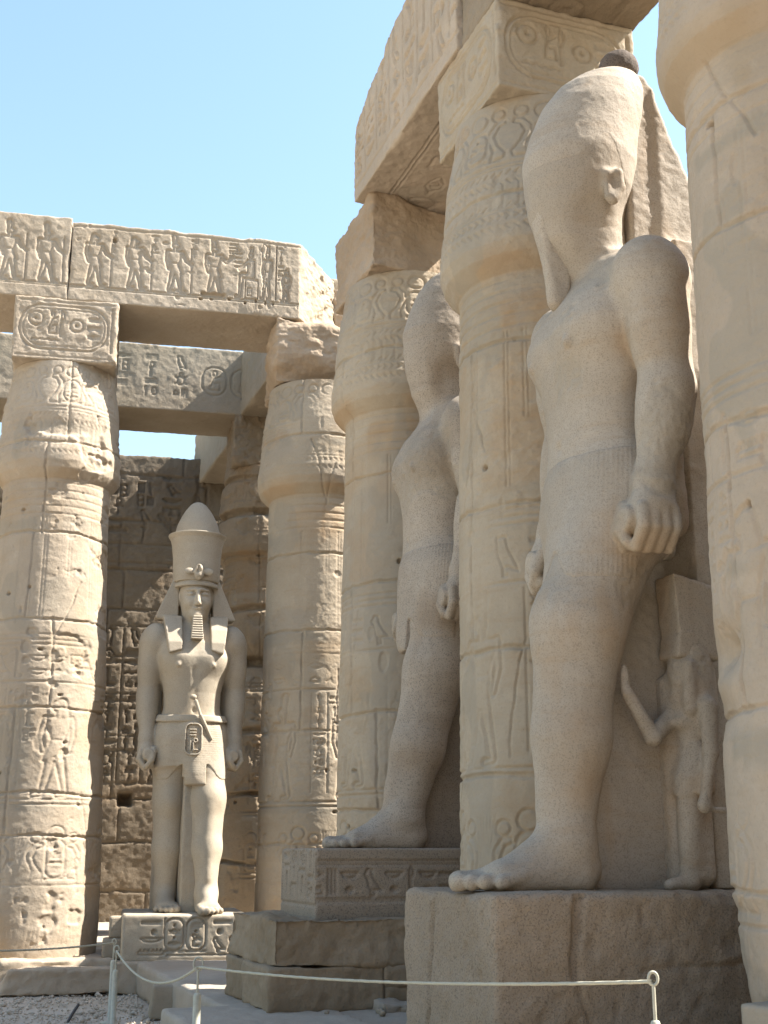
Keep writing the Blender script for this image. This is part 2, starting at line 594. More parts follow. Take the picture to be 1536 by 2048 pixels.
def figure(cv, u, v, h, s, D, pose='walk', hat='tall'):
    """striding relief figure, feet at (u, v), height h, facing s = +1 / -1"""
    def fn(U, W):
        x = (U - u) * s / h
        y = (W - v) / h
        d = sd_poly(x, y, [(-.125, .74), (.125, .74), (.06, .52), (-.05, .52)])              # chest
        d = np.minimum(d, sd_caps(x, y, (0, .74), (0, .80), .03))
        d = np.minimum(d, sd_caps(x, y, (.0, .84), (.02, .84), .048))
        if hat == 'tall':
            d = np.minimum(d, sd_poly(x, y, [(-.05, .86), (.045, .88), (.02, 1.0), (-.05, 1.0)]))
        elif hat == 'plume':
            d = np.minimum(d, sd_caps(x, y, (-.01, .88), (-.02, 1.0), .03, .035))
        else:
            d = np.minimum(d, sd_caps(x, y, (-.02, .87), (-.05, .76), .045, .04))
        d = np.minimum(d, sd_poly(x, y, [(-.06, .53), (.06, .53), (.13, .33), (-.05, .31)]))   # kilt
        d = np.minimum(d, sd_caps(x, y, (.05, .4), (.12, .04), .042, .022))
        d = np.minimum(d, sd_caps(x, y, (.12, .02), (.19, .012), .016))
        d = np.minimum(d, sd_caps(x, y, (-.01, .4), (-.08, .04), .042, .022))
        d = np.minimum(d, sd_caps(x, y, (-.08, .02), (-.01, .012), .016))
        d = np.minimum(d, sd_caps(x, y, (-.12, .72), (-.13, .56), .026, .022))
        d = np.minimum(d, sd_caps(x, y, (-.13, .56), (-.09, .42), .022, .018))
        if pose == 'walk':
            d = np.minimum(d, sd_caps(x, y, (.12, .72), (.19, .58), .026, .02))
            d = np.minimum(d, sd_caps(x, y, (.19, .58), (.27, .52), .02, .016))
        elif pose == 'offer':
            d = np.minimum(d, sd_caps(x, y, (.12, .72), (.2, .62), .026, .02))
            d = np.minimum(d, sd_caps(x, y, (.2, .62), (.31, .74), .02, .016))
        else:
            d = np.minimum(d, sd_caps(x, y, (.12, .72), (.16, .57), .026, .022))
            d = np.minimum(d, sd_caps(x, y, (.16, .57), (.13, .42), .022, .018))
        return d * h
    cv.relief(fn, (u - h * .4, u + h * .4, v - .05, v + h * 1.05), D)
    if pose == 'walk':
        cv.seg((u + s * .28 * h, v), (u + s * .27 * h, v + .8 * h), .012, D * .8)


def seated(cv, u, v, h, s, D):
    def fn(U, W):
        x = (U - u) * s / h
        y = (W - v) / h
        d = sd_poly(x, y, [(-.1, .76), (.11, .76), (.08, .42), (-.12, .42)])
        d = np.minimum(d, sd_caps(x, y, (0, .85), (.02, .85), .05))
        d = np.minimum(d, sd_poly(x, y, [(-.05, .87), (.05, .88), (.02, 1.0), (-.05, 1.0)]))
        d = np.minimum(d, sd_caps(x, y, (-.06, .44), (.24, .44), .055, .045))
        d = np.minimum(d, sd_caps(x, y, (.25, .42), (.27, .06), .042, .03))
        d = np.minimum(d, sd_caps(x, y, (.27, .03), (.36, .02), .02))
        d = np.minimum(d, sd_caps(x, y, (.1, .72), (.3, .56), .025, .018))
        return d * h
    cv.relief(fn, (u - h * .5, u + h * .5, v - .05, v + h * 1.05), D)
    a, b = sorted((u - s * .22 * h, u + s * .14 * h))
    cv.poly([(a, v), (a, v + .36 * h), (b, v + .36 * h), (b, v)], .012, D, True)
    cv.poly([(a + .05 * h, v + .05 * h), (a + .05 * h, v + .2 * h), (a + .18 * h, v + .2 * h), (a + .18 * h, v + .05 * h)], .010, D * .8, True)


def wob_line(cv, rnd, p, q, w, d, amp=0.012, n=None):
    L = math.hypot(q[0] - p[0], q[1] - p[1])
    n = n or max(3, int(L / 0.09))
    nx, ny = -(q[1] - p[1]) / L, (q[0] - p[0]) / L
    pts = []
    o = 0.0
    for k in range(n + 1):
        t = k / n
        o = o * .7 + rnd.uniform(-amp, amp)
        pts.append((p[0] + (q[0] - p[0]) * t + nx * o, p[1] + (q[1] - p[1]) * t + ny * o))
    for a, b in zip(pts[:-1], pts[1:]):
        cv.seg(a, b, w * rnd.uniform(.75, 1.35), d * rnd.uniform(.6, 1.1))


# ------------------------------------------------------------------ columns
ZB, ZN, ZC, ZA, ZT = 0.34, 6.0, 7.55, 8.40, 9.52     # base, neck, capital top, abacus top, architrave top


def column_canvas(seed, R, res, joints, fig=True, w=0.014, d=0.015, fade=(-.35, .05), text_u=None, vj=True, fu=None, cu=None, fhat=None):
    rnd = random.Random(seed)
    cv = Canvas(-1.9, 1.9, ZB, ZC, res)
    U0, U1 = -1.7, 1.7
    # capital: frieze of ovals and serpents
    z0, z1 = 6.92, 7.40
    k = 0
    u = U0
    while u < U1:
        if k % 2 == 0:
            cartouche_v(cv, rnd, u, z0 + .06, z1 - .12, .105, w, d)
            cv.ring((u, z1 + .0), .09, .075, w, d)
        else:
            cobra(cv, u - .10, z0 + .03, .50, 1, w, d)
            cobra(cv, u + .10, z0 + .03, .50, -1, w, d)
        u += .30
        k += 1
    for z in (6.86, 6.90):
        cv.seg((U0, z), (U1, z), w, d * .7)
    # feather marks
    for zz, n in ((6.32, 2), (6.74, 1)):
        for r in range(n * 2):
            u = U0
            while u < U1:
                cv.seg((u, zz + r * .055), (u + .03, zz + r * .055 + .035 * (1 if r % 2 else -1)), .009, d * .8)
                u += .062
    # panels on the bulb
    u = U0
    while u < U1:
        cv.box(u, u + .05, 6.48, 6.70, d * .45)
        cv.seg((u + .1, 6.46), (u + .1, 6.70), .010, d * .7)
        cv.seg((u + .22, 6.46), (u + .22, 6.70), .010, d * .7)
        u += .34
    cv.seg((U0, 6.46), (U1, 6.46), .01, d * .7)
    # neck ties
    for z in (5.93, 5.83, 5.73, 5.63, 5.53):
        cv.seg((U0, z), (U1, z), w, d * .75)
    # hanging sheaths under the ties
    u = U0 + rnd.uniform(0, .1)
    while u < U1:
        g = rnd.uniform(.10, .13)
        zb = rnd.choice([4.2, 4.2, 4.75])
        cv.seg((u, zb), (u, 5.48), .010, d * .6)
        cv.seg((u + .035, zb), (u + .035, 5.48), .009, d * .5)
        u += g + rnd.choice([.05, .2])
    for z in (4.02, 3.96, 3.90):
        cv.seg((U0, z), (U1, z), w, d * .8)
    # text band
    glyph_row(cv, rnd, U0, U1, 3.50, .32, .011, d)
    cv.seg((U0, 3.45), (U1, 3.45), w, d)
    if fig:
        u = U0 + rnd.uniform(.1, .3)
        if fu is not None:
            u = fu - 1.0
        s = 1
        while u < U1:
            figure(cv, u, 2.12, 1.24, s, d * 1.5, rnd.choice(['walk', 'offer', 'stand']), rnd.choice(['tall', 'plume', 'wig']))
            uc = u + .42
            cv.seg((uc - .03, 2.2), (uc - .03, 3.4), .009, d * .7)
            glyph_column(cv, rnd, uc, 2.35 + rnd.random() * .3, 3.38, .14, .010, d * .9)
            cv.seg((uc + .17, 2.2), (uc + .17, 3.4), .009, d * .7)
            glyph_column(cv, rnd, uc + .20, 2.75, 3.38, .13, .010, d * .9)
            u += 1.0 if fu is not None else rnd.uniform(.82, .98)
            s = -s if fu is None else (-1 if u > (fu or 0) - .1 and s == 1 else s)
    for z in (2.09, 2.04):
        cv.seg((U0, z), (U1, z), w, d)
    # lower motifs
    u = U0 + rnd.uniform(0, .2) if cu is None else cu - 1.48
    while u < U1:
        cartouche_v(cv, rnd, u, 1.22, 1.64, .10, w, d, ['disc', 'man', 'water', 'bars'])
        cv.ring((u, 1.72), .085, .075, w, d)
        cobra(cv, u - .2, 1.2, .5, 1, w, d)
        cobra(cv, u + .2, 1.2, .5, -1, w, d)
        for q in range(6):
            cv.seg((u + .34, 1.15), (u + .30 + q * .035, 1.75), .008, d * .5)
        u += .74
    cv.seg((U0, 1.14), (U1, 1.14), w, d)
    u = U0
    while u < U1:
        for q in (-2, -1, 0, 1, 2):
            cv.seg((u + q * .05, .5), (u, 1.08), .008, d * .35)
        u += .3
    cv.fade(seed, (1.3, 1.0, 1.0), fade[0], fade[1])
    # restored smooth zone
    # drum joints
    zz = [ZB] + list(joints) + [ZC]
    for z in joints:
        wob_line(cv, rnd, (U0, z + rnd.uniform(-.02, .02)), (U1, z + rnd.uniform(-.02, .02)), .016, .026)
    if vj:
        for a, b in zip(zz[:-1], zz[1:]):
            u = rnd.uniform(-.75, .75)
            wob_line(cv, rnd, (u, a), (u + rnd.uniform(-.03, .03), b), .013, .022, .01)
    for k in range(4):
        a, b = rnd.uniform(-.9, .9), rnd.uniform(1, 6.8)
        wob_line(cv, rnd, (a, b), (a + rnd.uniform(-.35, .35), b - rnd.uniform(.5, 1.1)), .009, .018, .018)
    # dowel holes
    for k in range(7):
        cv.disc((rnd.uniform(-.8, .8), rnd.uniform(.8, 5.6)), rnd.uniform(.018, .035), rnd.uniform(.018, .032), .05)
    # random chipped scars
    for k in range(16):
        c = (rnd.uniform(-1, 1), rnd.uniform(.5, 7.2))
        cv.disc(c, rnd.uniform(.02, .07), rnd.uniform(.03, .13), rnd.uniform(.008, .02))
    return cv


def prof_r(z, rb, rn, rbul, rt):
    zs = np.array([ZB, ZB + .25, 1.3, 3.5, 5.2, ZN - .02, ZN + .03, ZN + .10, ZN + .2, ZN + .34, 6.6, 7.0, 7.35, ZC])
    rs = np.array([rb * .985, rb, rb * .995, rb * .55 + rn * .45, rn * 1.01, rn, rn + .35 * (rbul - rn), rn + .78 * (rbul - rn), rbul, rbul * 1.005,
                   rbul * .965, rbul * .5 + rt * .5 + .012, rt + .02, rt])
    return np.interp(z, zs, rs)


def make_column(X, Y, label, mat, seed, res, rb=.76, rn=.69, rbul=.85, rt=.70, joints=(1.95, 3.1, 4.35, 5.5, 6.82), yaw=0.0,
                abacus=True, ab_mat=None, rough=0.008, erode=None, canvas=None, ab_canvas=None, ab_kw=None, mort=(2.0, 2.95, 4.1, 5.4, 6.65), group='papyrus bud columns of the court'):
    root = thing('papyrus_column', label, 'column', (X, Y, ZB), 0, group)
    cv = canvas or column_canvas(seed, .72, res, joints)
    D = math.hypot(X, Y)
    c = np.array([-X / D, -Y / D])
    r = np.array([-c[1], c[0]])
    half = 1.75 / .72
    n_f = int(2 * 1.7 / res)
    fine = np.linspace(-1.7 / .72, 1.7 / .72, n_f)
    back = np.linspace(1.7 / .72, 2 * math.pi - 1.7 / .72, 26)[1:-1]
    phi = np.concatenate([fine, back])
    for name, za, zb in (('shaft', ZB, ZN), ('capital', ZN, ZC)):
        nz = int((zb - za) / res) + 1
        zz = np.linspace(za, zb, nz)
        PH, Z = np.meshgrid(phi, zz, indexing='ij')
        PHf, Zf = PH.ravel(), Z.ravel()
        R = prof_r(Zf, rb, rn, rbul, rt)
        dx = np.cos(PHf)[:, None] * c[None] + np.sin(PHf)[:, None] * r[None]
        P3 = np.concatenate([dx * R[:, None] + np.array([[X, Y]]), Zf[:, None]], 1)
        q = np.where(PHf > math.pi, PHf - 2 * math.pi, PHf)
        dep = cv.sample(q * .72, Zf)
        nz1 = fbm(P3, (1.6, 1.6, 2.2), 4, seed + 5) * .012
        rough_mask = sstep(.0, .5, fbm(P3, (.8, .8, .9), 2, seed + 9))
        nz2 = fbm(P3, (14, 14, 18), 4, seed + 31) * (rough * .6 + .006 * rough_mask)
        R2 = R - dep * (1 + .3 * nz1) + nz1 + nz2
        if erode is not None:
            R2 = R2 - erode(q, Zf, P3)
        V = np.concatenate([dx * R2[:, None], (Zf - ZB)[:, None]], 1)
        Q = grid_quads(len(phi), nz, True)
        om = mesh_np(name, V, Q, mat, root)
        n1 = fbm(P3, (2.2, 2.2, 3.0), 4, seed + 201)
        n2 = fbm(P3, (1.1, 1.1, 1.6), 4, seed + 211)
        n3 = fbm(P3, (5, 5, .8), 4, seed + 221)
        och = np.exp(-((Zf - 6.06) / .10) ** 2) * sstep(-.35, .25, n1) + sstep(1.35, .5, Zf) * sstep(.0, .35, n2) * .8
        och += sstep(.22, .42, n2) * .5 + sstep(6.02, 5.7, Zf) * sstep(5.0, 5.6, Zf) * sstep(.05, .4, n3) * .5
        mor = np.zeros(len(Zf))
        for zj in mort:
            mor += np.exp(-((Zf - zj - .03 * n1) / (.05 + .05 * (n2 > .05))) ** 4) * sstep(-.15, .15, n1)
        mor += sstep(.30, .36, fbm(P3, (1.6, 1.6, 1.1), 3, seed + 231)) * .8
        for an, av in (('ochre', och), ('mortar', mor)):
            a_ = om.data.attributes.new(an, 'FLOAT', 'POINT')
            a_.data.foreach_set('value', np.clip(av, 0, 1).astype(np.float32))
    if abacus:
        kw = dict(chip=.05, rough=.012)
        kw.update(ab_kw or {})
        make_block('abacus', (1.30, 1.30, ZA - ZC), (0, 0, ZC - ZB), yaw, ab_mat or mat, max(res, .011), seed + 77, parent=root, carve=ab_canvas, **kw)
    return root


# ------------------------------------------------------------------ blocks
def make_block(name, size, loc, yaw, mat, res, seed, parent=None, carve=None, chip=.04, rough=.01, r0=.015, warp=None, rscale=3.0, coarse=0.0):
    """weathered stone block; local x,y centred, z up from 0. carve: {'front'(-y), 'right'(+x), 'left'(-x), 'bottom'}: Canvas"""
    lx, ly, lz = size
    n = [max(2, int(round(s / res))) for s in size]
    ax = [np.linspace(-lx / 2, lx / 2, n[0] + 1), np.linspace(-ly / 2, ly / 2, n[1] + 1), np.linspace(0, lz, n[2] + 1)]
    keys, quads = [], []
    off = 0
    face_id = []
    M1, M2 = n[1] + 1, n[2] + 1
    for f, (a, b, k, side) in enumerate(((0, 2, 1, 0), (0, 2, 1, 1), (1, 2, 0, 0), (1, 2, 0, 1), (0, 1, 2, 0), (0, 1, 2, 1))):
        I, J = np.meshgrid(np.arange(n[a] + 1), np.arange(n[b] + 1), indexing='ij')
        ijk = [None] * 3
        ijk[a], ijk[b] = I.ravel(), J.ravel()
        ijk[k] = np.full(I.size, n[k] if side else 0)
        key = (ijk[0].astype(np.int64) * M1 + ijk[1]) * M2 + ijk[2]
        keys.append(key)
        q = grid_quads(n[a] + 1, n[b] + 1)
        flip = (f in (1, 2, 4))
        if flip:
            q = q[:, ::-1]
        quads.append(q + off)
        off += I.size
    K = np.concatenate(keys)
    uq, inv = np.unique(K, return_inverse=True)
    Q = inv[np.concatenate(quads)]
    ii = uq // (M1 * M2)
    jj = (uq // M2) % M1
    kk = uq % M2
    P = np.stack([ax[0][ii], ax[1][jj], ax[2][kk]], 1)
    ctr = np.array([0, 0, lz / 2])
    h = np.array([lx, ly, lz]) / 2
    L = P - ctr
    S = P + np.array([[seed * 3.1, seed * 1.7, seed * .9]])
    rr = r0 + chip * np.clip(fbm(S, rscale, 4, seed) * 1.6 - .1, 0, 2.0)
    rr = np.minimum(rr, h.min() * .6)[:, None]
    inner = np.clip(L, -(h - rr), h - rr)
    v = L - inner
    ln = np.linalg.norm(v, axis=1, keepdims=True)
    nrm = v / np.maximum(ln, 1e-9)
    Pn = inner + rr * nrm
    disp = fbm(S, 2.0, 3, seed + 3) * rough * 1.2 + fbm(S, 13.0, 4, seed + 4) * rough
    if coarse:
        disp += (fbm(S, (1.2, 1.2, 3.0), 4, seed + 13)) * coarse
    dep = np.zeros(len(P))
    if carve:
        eps = 1e-6
        for f, cv in carve.items():
            if f == 'front':
                m = jj == 0
                dep[m] = np.maximum(dep[m], cv.sample(P[m, 0], P[m, 2]))
            elif f == 'right':
                m = ii == n[0]
                dep[m] = np.maximum(dep[m], cv.sample(P[m, 1], P[m, 2]))
            elif f == 'left':
                m = ii == 0
                dep[m] = np.maximum(dep[m], cv.sample(-P[m, 1], P[m, 2]))
            elif f == 'bottom':
                m = kk == 0
                dep[m] = np.maximum(dep[m], cv.sample(P[m, 0], P[m, 1]))
    Pn = Pn + nrm * (disp - dep)[:, None] + ctr
    if warp is not None:
        Pn = warp(Pn)
    o = mesh_np(name, Pn, Q, mat, parent)
    o.location = loc
    o.rotation_euler = (0, 0, yaw)
    return o


def rock(name, r, loc, mat, seed, squash=.7):
    nu, nv = 18, 12
    a = np.linspace(0, 2 * math.pi, nu, endpoint=False)
    b = np.linspace(-math.pi / 2, math.pi / 2, nv)
    A, B = np.meshgrid(a, b, indexing='ij')
    P = np.stack([np.cos(A) * np.cos(B), np.sin(A) * np.cos(B), np.sin(B) * squash], -1).reshape(-1, 3)
    P = np.sign(P) * np.abs(P) ** .8
    P *= r * (1 + .35 * fbm(P + seed, 1.4, 3, seed))[:, None]
    o = mesh_np(name, P, grid_quads(nu, nv, True), mat, None, False)
    o.location = loc
    return o


# ------------------------------------------------------------------ layout of the court
A_ = np.array([2.55, 6.68])
B_ = np.array([1.33, 9.76])
C_ = np.array([0.27, 13.0])
D_ = np.array([-0.87, 16.2])
L1 = np.array([-4.22, 15.5])
dR = np.array([-.334, .943])          # along the right row, away from the camera
nR = np.array([-.943, -.334])         # towards the court
dL = np.array([.979, .203])
nL = np.array([.203, -.979])
E_ = np.array([-1.93, 20.0])
L1b = L1 + (E_ - D_)
yawR = math.atan2(dR[1], dR[0])       # local +x = dR
yawRf = math.atan2(-nR[0], nR[1]) + math.pi   # local -y faces the court
yawL = math.atan2(dL[1], dL[0])       # local -y = nL


def yaw_front(n):
    """yaw so that local -y points along n"""
    return math.atan2(n[0], -n[1])


YR = yaw_front(nR)
# with yaw YR: local -y = nR (court), local +x = direction rotated: towards the camera
# ------------------------------------------------------------------ ground
def make_ground():
    xs = np.concatenate([np.linspace(-600, -14, 14), np.linspace(-13, 13, 170), np.linspace(14, 600, 14)])
    ys = np.concatenate([np.linspace(-600, 2, 14), np.linspace(3, 27, 160), np.linspace(28, 900, 14)])
    X, Y = np.meshgrid(xs, ys, indexing='ij')
    P = np.stack([X.ravel(), Y.ravel(), np.zeros(X.size)], 1)
    P[:, 2] = fbm(P, (.25, .25, 1), 3, 4) * .05 + fbm(P, (3, 3, 1), 3, 8) * .012
    o = mesh_np('ground', P, grid_quads(len(xs), len(ys)), GROUND)
    o['kind'] = 'structure'


make_ground()


# gravel: countless pebbles on the visible strip of ground
def make_gravel():
    rnd = np.random.RandomState(3)
    n = 5200
    px = rnd.uniform(-6.5, -.8, n)
    py = rnd.uniform(10.8, 14.6, n)
    base = np.array([[1, 0, 0], [-1, 0, 0], [0, 1, 0], [0, -1, 0], [0, 0, 1], [0, 0, -1]], float)
    tri = np.array([[0, 2, 4], [2, 1, 4], [1, 3, 4], [3, 0, 4], [2, 0, 5], [1, 2, 5], [3, 1, 5], [0, 3, 5]])
    r = rnd.uniform(.006, .022, n) * (1 + (rnd.rand(n) > .96) * 1.2)
    V = base[None] * (r[:, None, None] * rnd.uniform(.6, 1.3, (n, 6, 1)))
    a = rnd.uniform(0, 6.28, n)
    ca, sa = np.cos(a)[:, None], np.sin(a)[:, None]
    x = V[:, :, 0] * ca - V[:, :, 1] * sa
    y = V[:, :, 0] * sa + V[:, :, 1] * ca
    V = np.stack([x + px[:, None], y + py[:, None], V[:, :, 2] * .7 + .012], -1).reshape(-1, 3)
    T = (tri[None] + (np.arange(n) * 6)[:, None, None]).reshape(-1, 3)
    o = mesh_np('gravel', V, T, GROUND, None, False)
    o['kind'] = 'stuff'
    o['label'] = 'loose pale gravel scattered over the sunlit court floor'


make_gravel()


# ------------------------------------------------------------------ columns of the near row
def cap_abacus(seed, ww=.016, dd=.02):
    rnd = random.Random(seed)
    cv = Canvas(-.65, .65, 0, ZA - ZC, .009)
    hx, hz = .55, .30
    cz = (ZA - ZC) / 2 + .02
    cv.rrect((-.02, cz), hx, hz, .014, dd)
    cv.rrect((-.02, cz), hx - .045, hz - .045, .010, dd * .7)
    cv.seg((.58, cz - hz), (.58, cz + hz), .016, dd)
    glyph(cv, 'sun', -.50, cz - .02, .26, .26, .016, dd)
    glyph(cv, 'water', -.42, cz - .22, .34, .10, .012, dd)
    glyph(cv, 'man', -.24, cz - .10, .16, .34, .013, dd)
    glyph(cv, 'feather', -.12, cz - .12, .14, .36, .013, dd)
    glyph(cv, 'sun', .02, cz - .08, .24, .24, .016, dd)
    cv.box(.27, .44, cz + .11, cz + .17, dd)
    cv.box(.27, .44, cz - .01, cz + .05, dd)
    cv.box(.27, .44, cz - .13, cz - .07, dd)
    for z in (.05, ZA - ZC - .05):
        cv.seg((-.6, z), (.6, z), .012, dd * .6)
    cv.fade(seed, 1.6, -.7, -.2, .35)
    return cv


def erode_A(q, z, P):
    base = sstep(1.15, .55, z) * .09
    notch = np.exp(-((z - 2.55) / .12) ** 2 - ((q + 1.2) / .25) ** 2) * .10
    notch2 = np.exp(-((z - 2.22) / .10) ** 2 - ((q + 1.3) / .4) ** 2) * .05
    base2 = sstep(1.3, 1.2, z) * .03
    n = 1 + .5 * fbm(P, 4.0, 3, 41)
    return (base + notch + notch2 + base2) * n


col_A = make_column(A_[0], A_[1], 'pinkish sandstone column at the right edge, worn thin at its foot', SAND_PINK, 11, .0085, rb=.755, rn=.70, rbul=.85,
                    yaw=YR, joints=(1.3, 2.2, 3.75, 4.9, 5.65, 6.9), erode=erode_A,
                    canvas=column_canvas(11, .72, .0085, (1.3, 2.2, 3.75, 4.9, 5.65, 6.9), d=.013, fade=(-.2, .25)))
cvB = column_canvas(23, .72, .009, (2.02, 2.95, 4.05, 5.42, 6.62), d=.015, fade=(-.45, .05))
col_B = make_column(B_[0], B_[1], 'tan column between the two large standing figures', SAND_WARM, 23, .009, yaw=YR, canvas=cvB, joints=(),
                    ab_canvas={'front': cap_abacus(5), 'right': cap_abacus(6)})
cvC = column_canvas(37, .72, .0105, (1.9, 2.85, 4.15, 5.3, 6.62), d=.015, fade=(-.45, .05))


def ab_break_C(P):
    m = sstep(-.1, .5, P[:, 0]) * sstep(.1, .6, P[:, 1] + .45)
    P = P.copy()
    k = fbm(P + 5, 3.0, 4, 3) * .05
    P[:, 0] -= (m * .12 + k * m)
    return P


col_C = make_column(C_[0], C_[1], 'tan column behind the middle standing figure, its block broken away on top', SAND_WARM, 37, .0105, yaw=YR, canvas=cvC,
                    joints=(), ab_mat=SAND_BLOCK, ab_kw=dict(chip=.10, rough=.022, coarse=.05, warp=ab_break_C))


def erode_D(q, z, P):
    n = fbm(P, (2.4, 2.4, 2.0), 4, 61)
    m = sstep(.55, .95, q)
    k = m * sstep(-.12, .12, n) * .05
    k += m * (sstep(.2, .5, fbm(P, 6.0, 3, 8)) * .03)
    k += np.exp(-((z - 2.0) / .13) ** 2) * m * .07
    k += np.exp(-((z - 5.35) / .1) ** 2) * m * .07
    return k


cvD = column_canvas(53, .72, .0115, (1.6, 2.95, 4.2, 5.2, 6.75), d=.016, fade=(-.35, .1))


def ab_break_D(P):
    P = P.copy()
    z = P[:, 2] / (ZA - ZC)
    n = fbm(P * 1.0 + 9, 1.7, 4, 71)
    sx = 1 - .28 * sstep(.75, 0, z) + .22 * n
    P[:, 0] = P[:, 0] * np.where(P[:, 0] > 0, sx, 1) - .05
    P[:, 1] = P[:, 1] * (1 - .16 * sstep(.6, 0, z) + .12 * n)
    P[:, 2] -= sstep(-.05, .65, P[:, 0]) * sstep(.2, .85, P[:, 2]) * .30 * (1 + 1.2 * n)
    P[:, 1] += sstep(.45, .0, z) * sstep(.1, -.6, P[:, 1]) * .10
    return P


col_D = make_column(D_[0], D_[1], 'corner column under the broken end of the carved beam', SAND_WARM, 53, .0115, rb=.73, rn=.67, rbul=.83, yaw=yawL, canvas=cvD,
                    joints=(), erode=erode_D, ab_mat=SAND_BLOCK, ab_kw=dict(chip=.26, rough=.016, coarse=.12, rscale=1.7, r0=.04, warp=ab_break_D))


def erode_L(q, z, P):
    n = fbm(P, (2.2, 2.2, 2.6), 4, 91)
    m = sstep(-.2, .4, q)
    k = m * sstep(.15, .28, n) * .022
    k += sstep(.36, .6, fbm(P, 5.0, 4, 18)) * .02
    k += sstep(6.1, 6.35, z) * sstep(6.9, 6.6, z) * sstep(.0, .2, fbm(P, 3.0, 3, 28)) * .04
    return k


cvL = column_canvas(71, .72, .0115, (1.68, 2.18, 3.15, 4.22, 5.28, 6.45), w=.0125, d=.0105, fade=(-.6, -.2), fu=.20, cu=.24)
ab_L = cap_abacus(9, .016, .016)
col_L = make_column(L1[0], L1[1], 'sunlit column at the left edge with a carved king figure', SAND_PALE, 71, .0115, rb=.83, rn=.67, rbul=.79, rt=.66, yaw=yawL,
                    canvas=cvL, joints=(), erode=erode_L, ab_canvas={'front': ab_L}, ab_mat=SAND_PALE, ab_kw=dict(chip=.07, rough=.015))


# ------------------------------------------------------------------ inner row (in shade)
def erode_E(q, z, P):
    k = np.zeros(len(q))
    n = fbm(P, (2, 2, 2), 3, 101)
    for zj, wd, dp in ((1.35, .03, .05), (2.35, .035, .07), (3.3, .05, .08), (4.35, .08, .14), (5.2, .05, .06), (6.05, .03, .03), (6.75, .06, .10), (7.35, .05, .08)):
        k += np.exp(-((z - zj - .05 * n) / wd) ** 4) * dp * (1 + n)
    k += sstep(.1, .4, fbm(P, 4.0, 4, 118)) * .03
    k += np.exp(-((z - 4.35) / .3) ** 2) * sstep(.0, .3, n) * .12
    return k


cvE = column_canvas(89, .72, .0135, (1.35, 2.35, 3.3, 4.35, 5.2, 6.75), d=.018, fade=(-.2, .15))
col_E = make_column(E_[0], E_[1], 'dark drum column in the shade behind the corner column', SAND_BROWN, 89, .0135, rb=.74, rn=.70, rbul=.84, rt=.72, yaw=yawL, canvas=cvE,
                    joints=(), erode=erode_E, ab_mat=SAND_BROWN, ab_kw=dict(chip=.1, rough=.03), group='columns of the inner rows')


def copy_thing(src, loc, label, group=None):
    o = src.copy()
    COL.objects.link(o)
    o.location = loc
    o['label'] = label
    if group:
        o['group'] = group
    for ch in list(src.children):
        c = ch.copy()
        COL.objects.link(c)
        c.parent = o
    return o


C2 = C_ + (-nR) * 3.9
B2 = B_ + (-nR) * 3.9
D2 = D_ + (-nR) * 3.9
copy_thing(col_E, (L1b[0], L1b[1], ZB), 'shaded inner column hidden behind the sunlit left column')
copy_thing(col_E, (C2[0], C2[1], ZB), 'shaded inner column glimpsed between the large figure and the right edge column')
A2 = A_ + (-nR) * 3.9
copy_thing(col_E, (A2[0], A2[1], ZB), 'shaded inner column out of sight behind the right edge column')
copy_thing(col_E, (B2[0], B2[1], ZB), 'shaded inner column out of sight behind the largest figure')
copy_thing(col_E, (D2[0], D2[1], ZB), 'shaded inner column behind the corner of the right row')
L0 = L1 - dL * 3.44
for k, t in enumerate(('first', 'second', 'third')):
    q_ = A_ - dR * 3.24 * (k + 1)
    copy_thing(col_A, (q_[0], q_[1], ZB), t + ' column of the right row beyond the right edge of the picture')
copy_thing(col_L, (L0[0], L0[1], ZB), 'next sunlit column beyond the left edge of the picture')


# ------------------------------------------------------------------ architraves
def blk(name, label, cat, size, center, z, yaw, mat, res, seed, group=None, **kw):
    o = make_block(name, size, (center[0], center[1], z), yaw, mat, res, seed, **kw)
    return tag(o, label, cat, group)


LH = ZT - ZA
BEAMS = 'architrave beams on the columns'
# left row, right hand beam, from the L1 centre to the corner
lenL = 3.44 - .0
cvA = Canvas(-1.9, 1.9, 0, LH, .010)
rnd = random.Random(5)
cvA.seg((-1.9, .215), (1.9, .215), .014, .02)
cvA.seg((-1.9, .185), (1.9, .185), .010, .014)
cvA.seg((-1.9, 1.06), (1.9, 1.06), .012, .014)
uu = -1.42
for k, (pose, hat, s) in enumerate((('walk', 'wig', 1), ('walk', 'wig', 1), ('walk', 'plume', 1), ('offer', 'tall', 1))):
    figure(cvA, uu, .235, .80, s, .024, pose, hat)
    glyph_column(cvA, rnd, uu + .2, .72, 1.03, .10, .010, .016)
    uu += .52
seated(cvA, .72, .235, .74, -1, .024)
glyph_column(cvA, rnd, .42, .62, 1.03, .12, .010, .018)
figure(cvA, 1.10, .235, .78, -1, .024, 'stand', 'tall')
cvA.seg((1.30, .25), (1.30, 1.02), .014, .024)
glyph_column(cvA, rnd, 1.34, .5, 1.02, .11, .010, .018)
figure(cvA, 1.50, .235, .50, -1, .03, 'stand', 'wig')
cvA.rrect((1.02, .9), .05, .14, .010, .02)
for u in (-.02, .12, .36, .62, .84, 1.06, 1.24):
    cvA.disc((u, .20 + rnd.uniform(-.03, .03)), .028, .026, .06)
cvA.box(-.02, .30, .21, .275, .055)
cvA.disc((-1.17, .90), .035, .04, .07)
cvA.fade(4, (2, 2, 2), -.8, -.3, .4)
for k in range(26):
    c = (rnd.uniform(-1.7, 1.7), rnd.uniform(0, 1.1))
    cvA.disc(c, rnd.uniform(.02, .06), rnd.uniform(.01, .04), rnd.uniform(.008, .02))


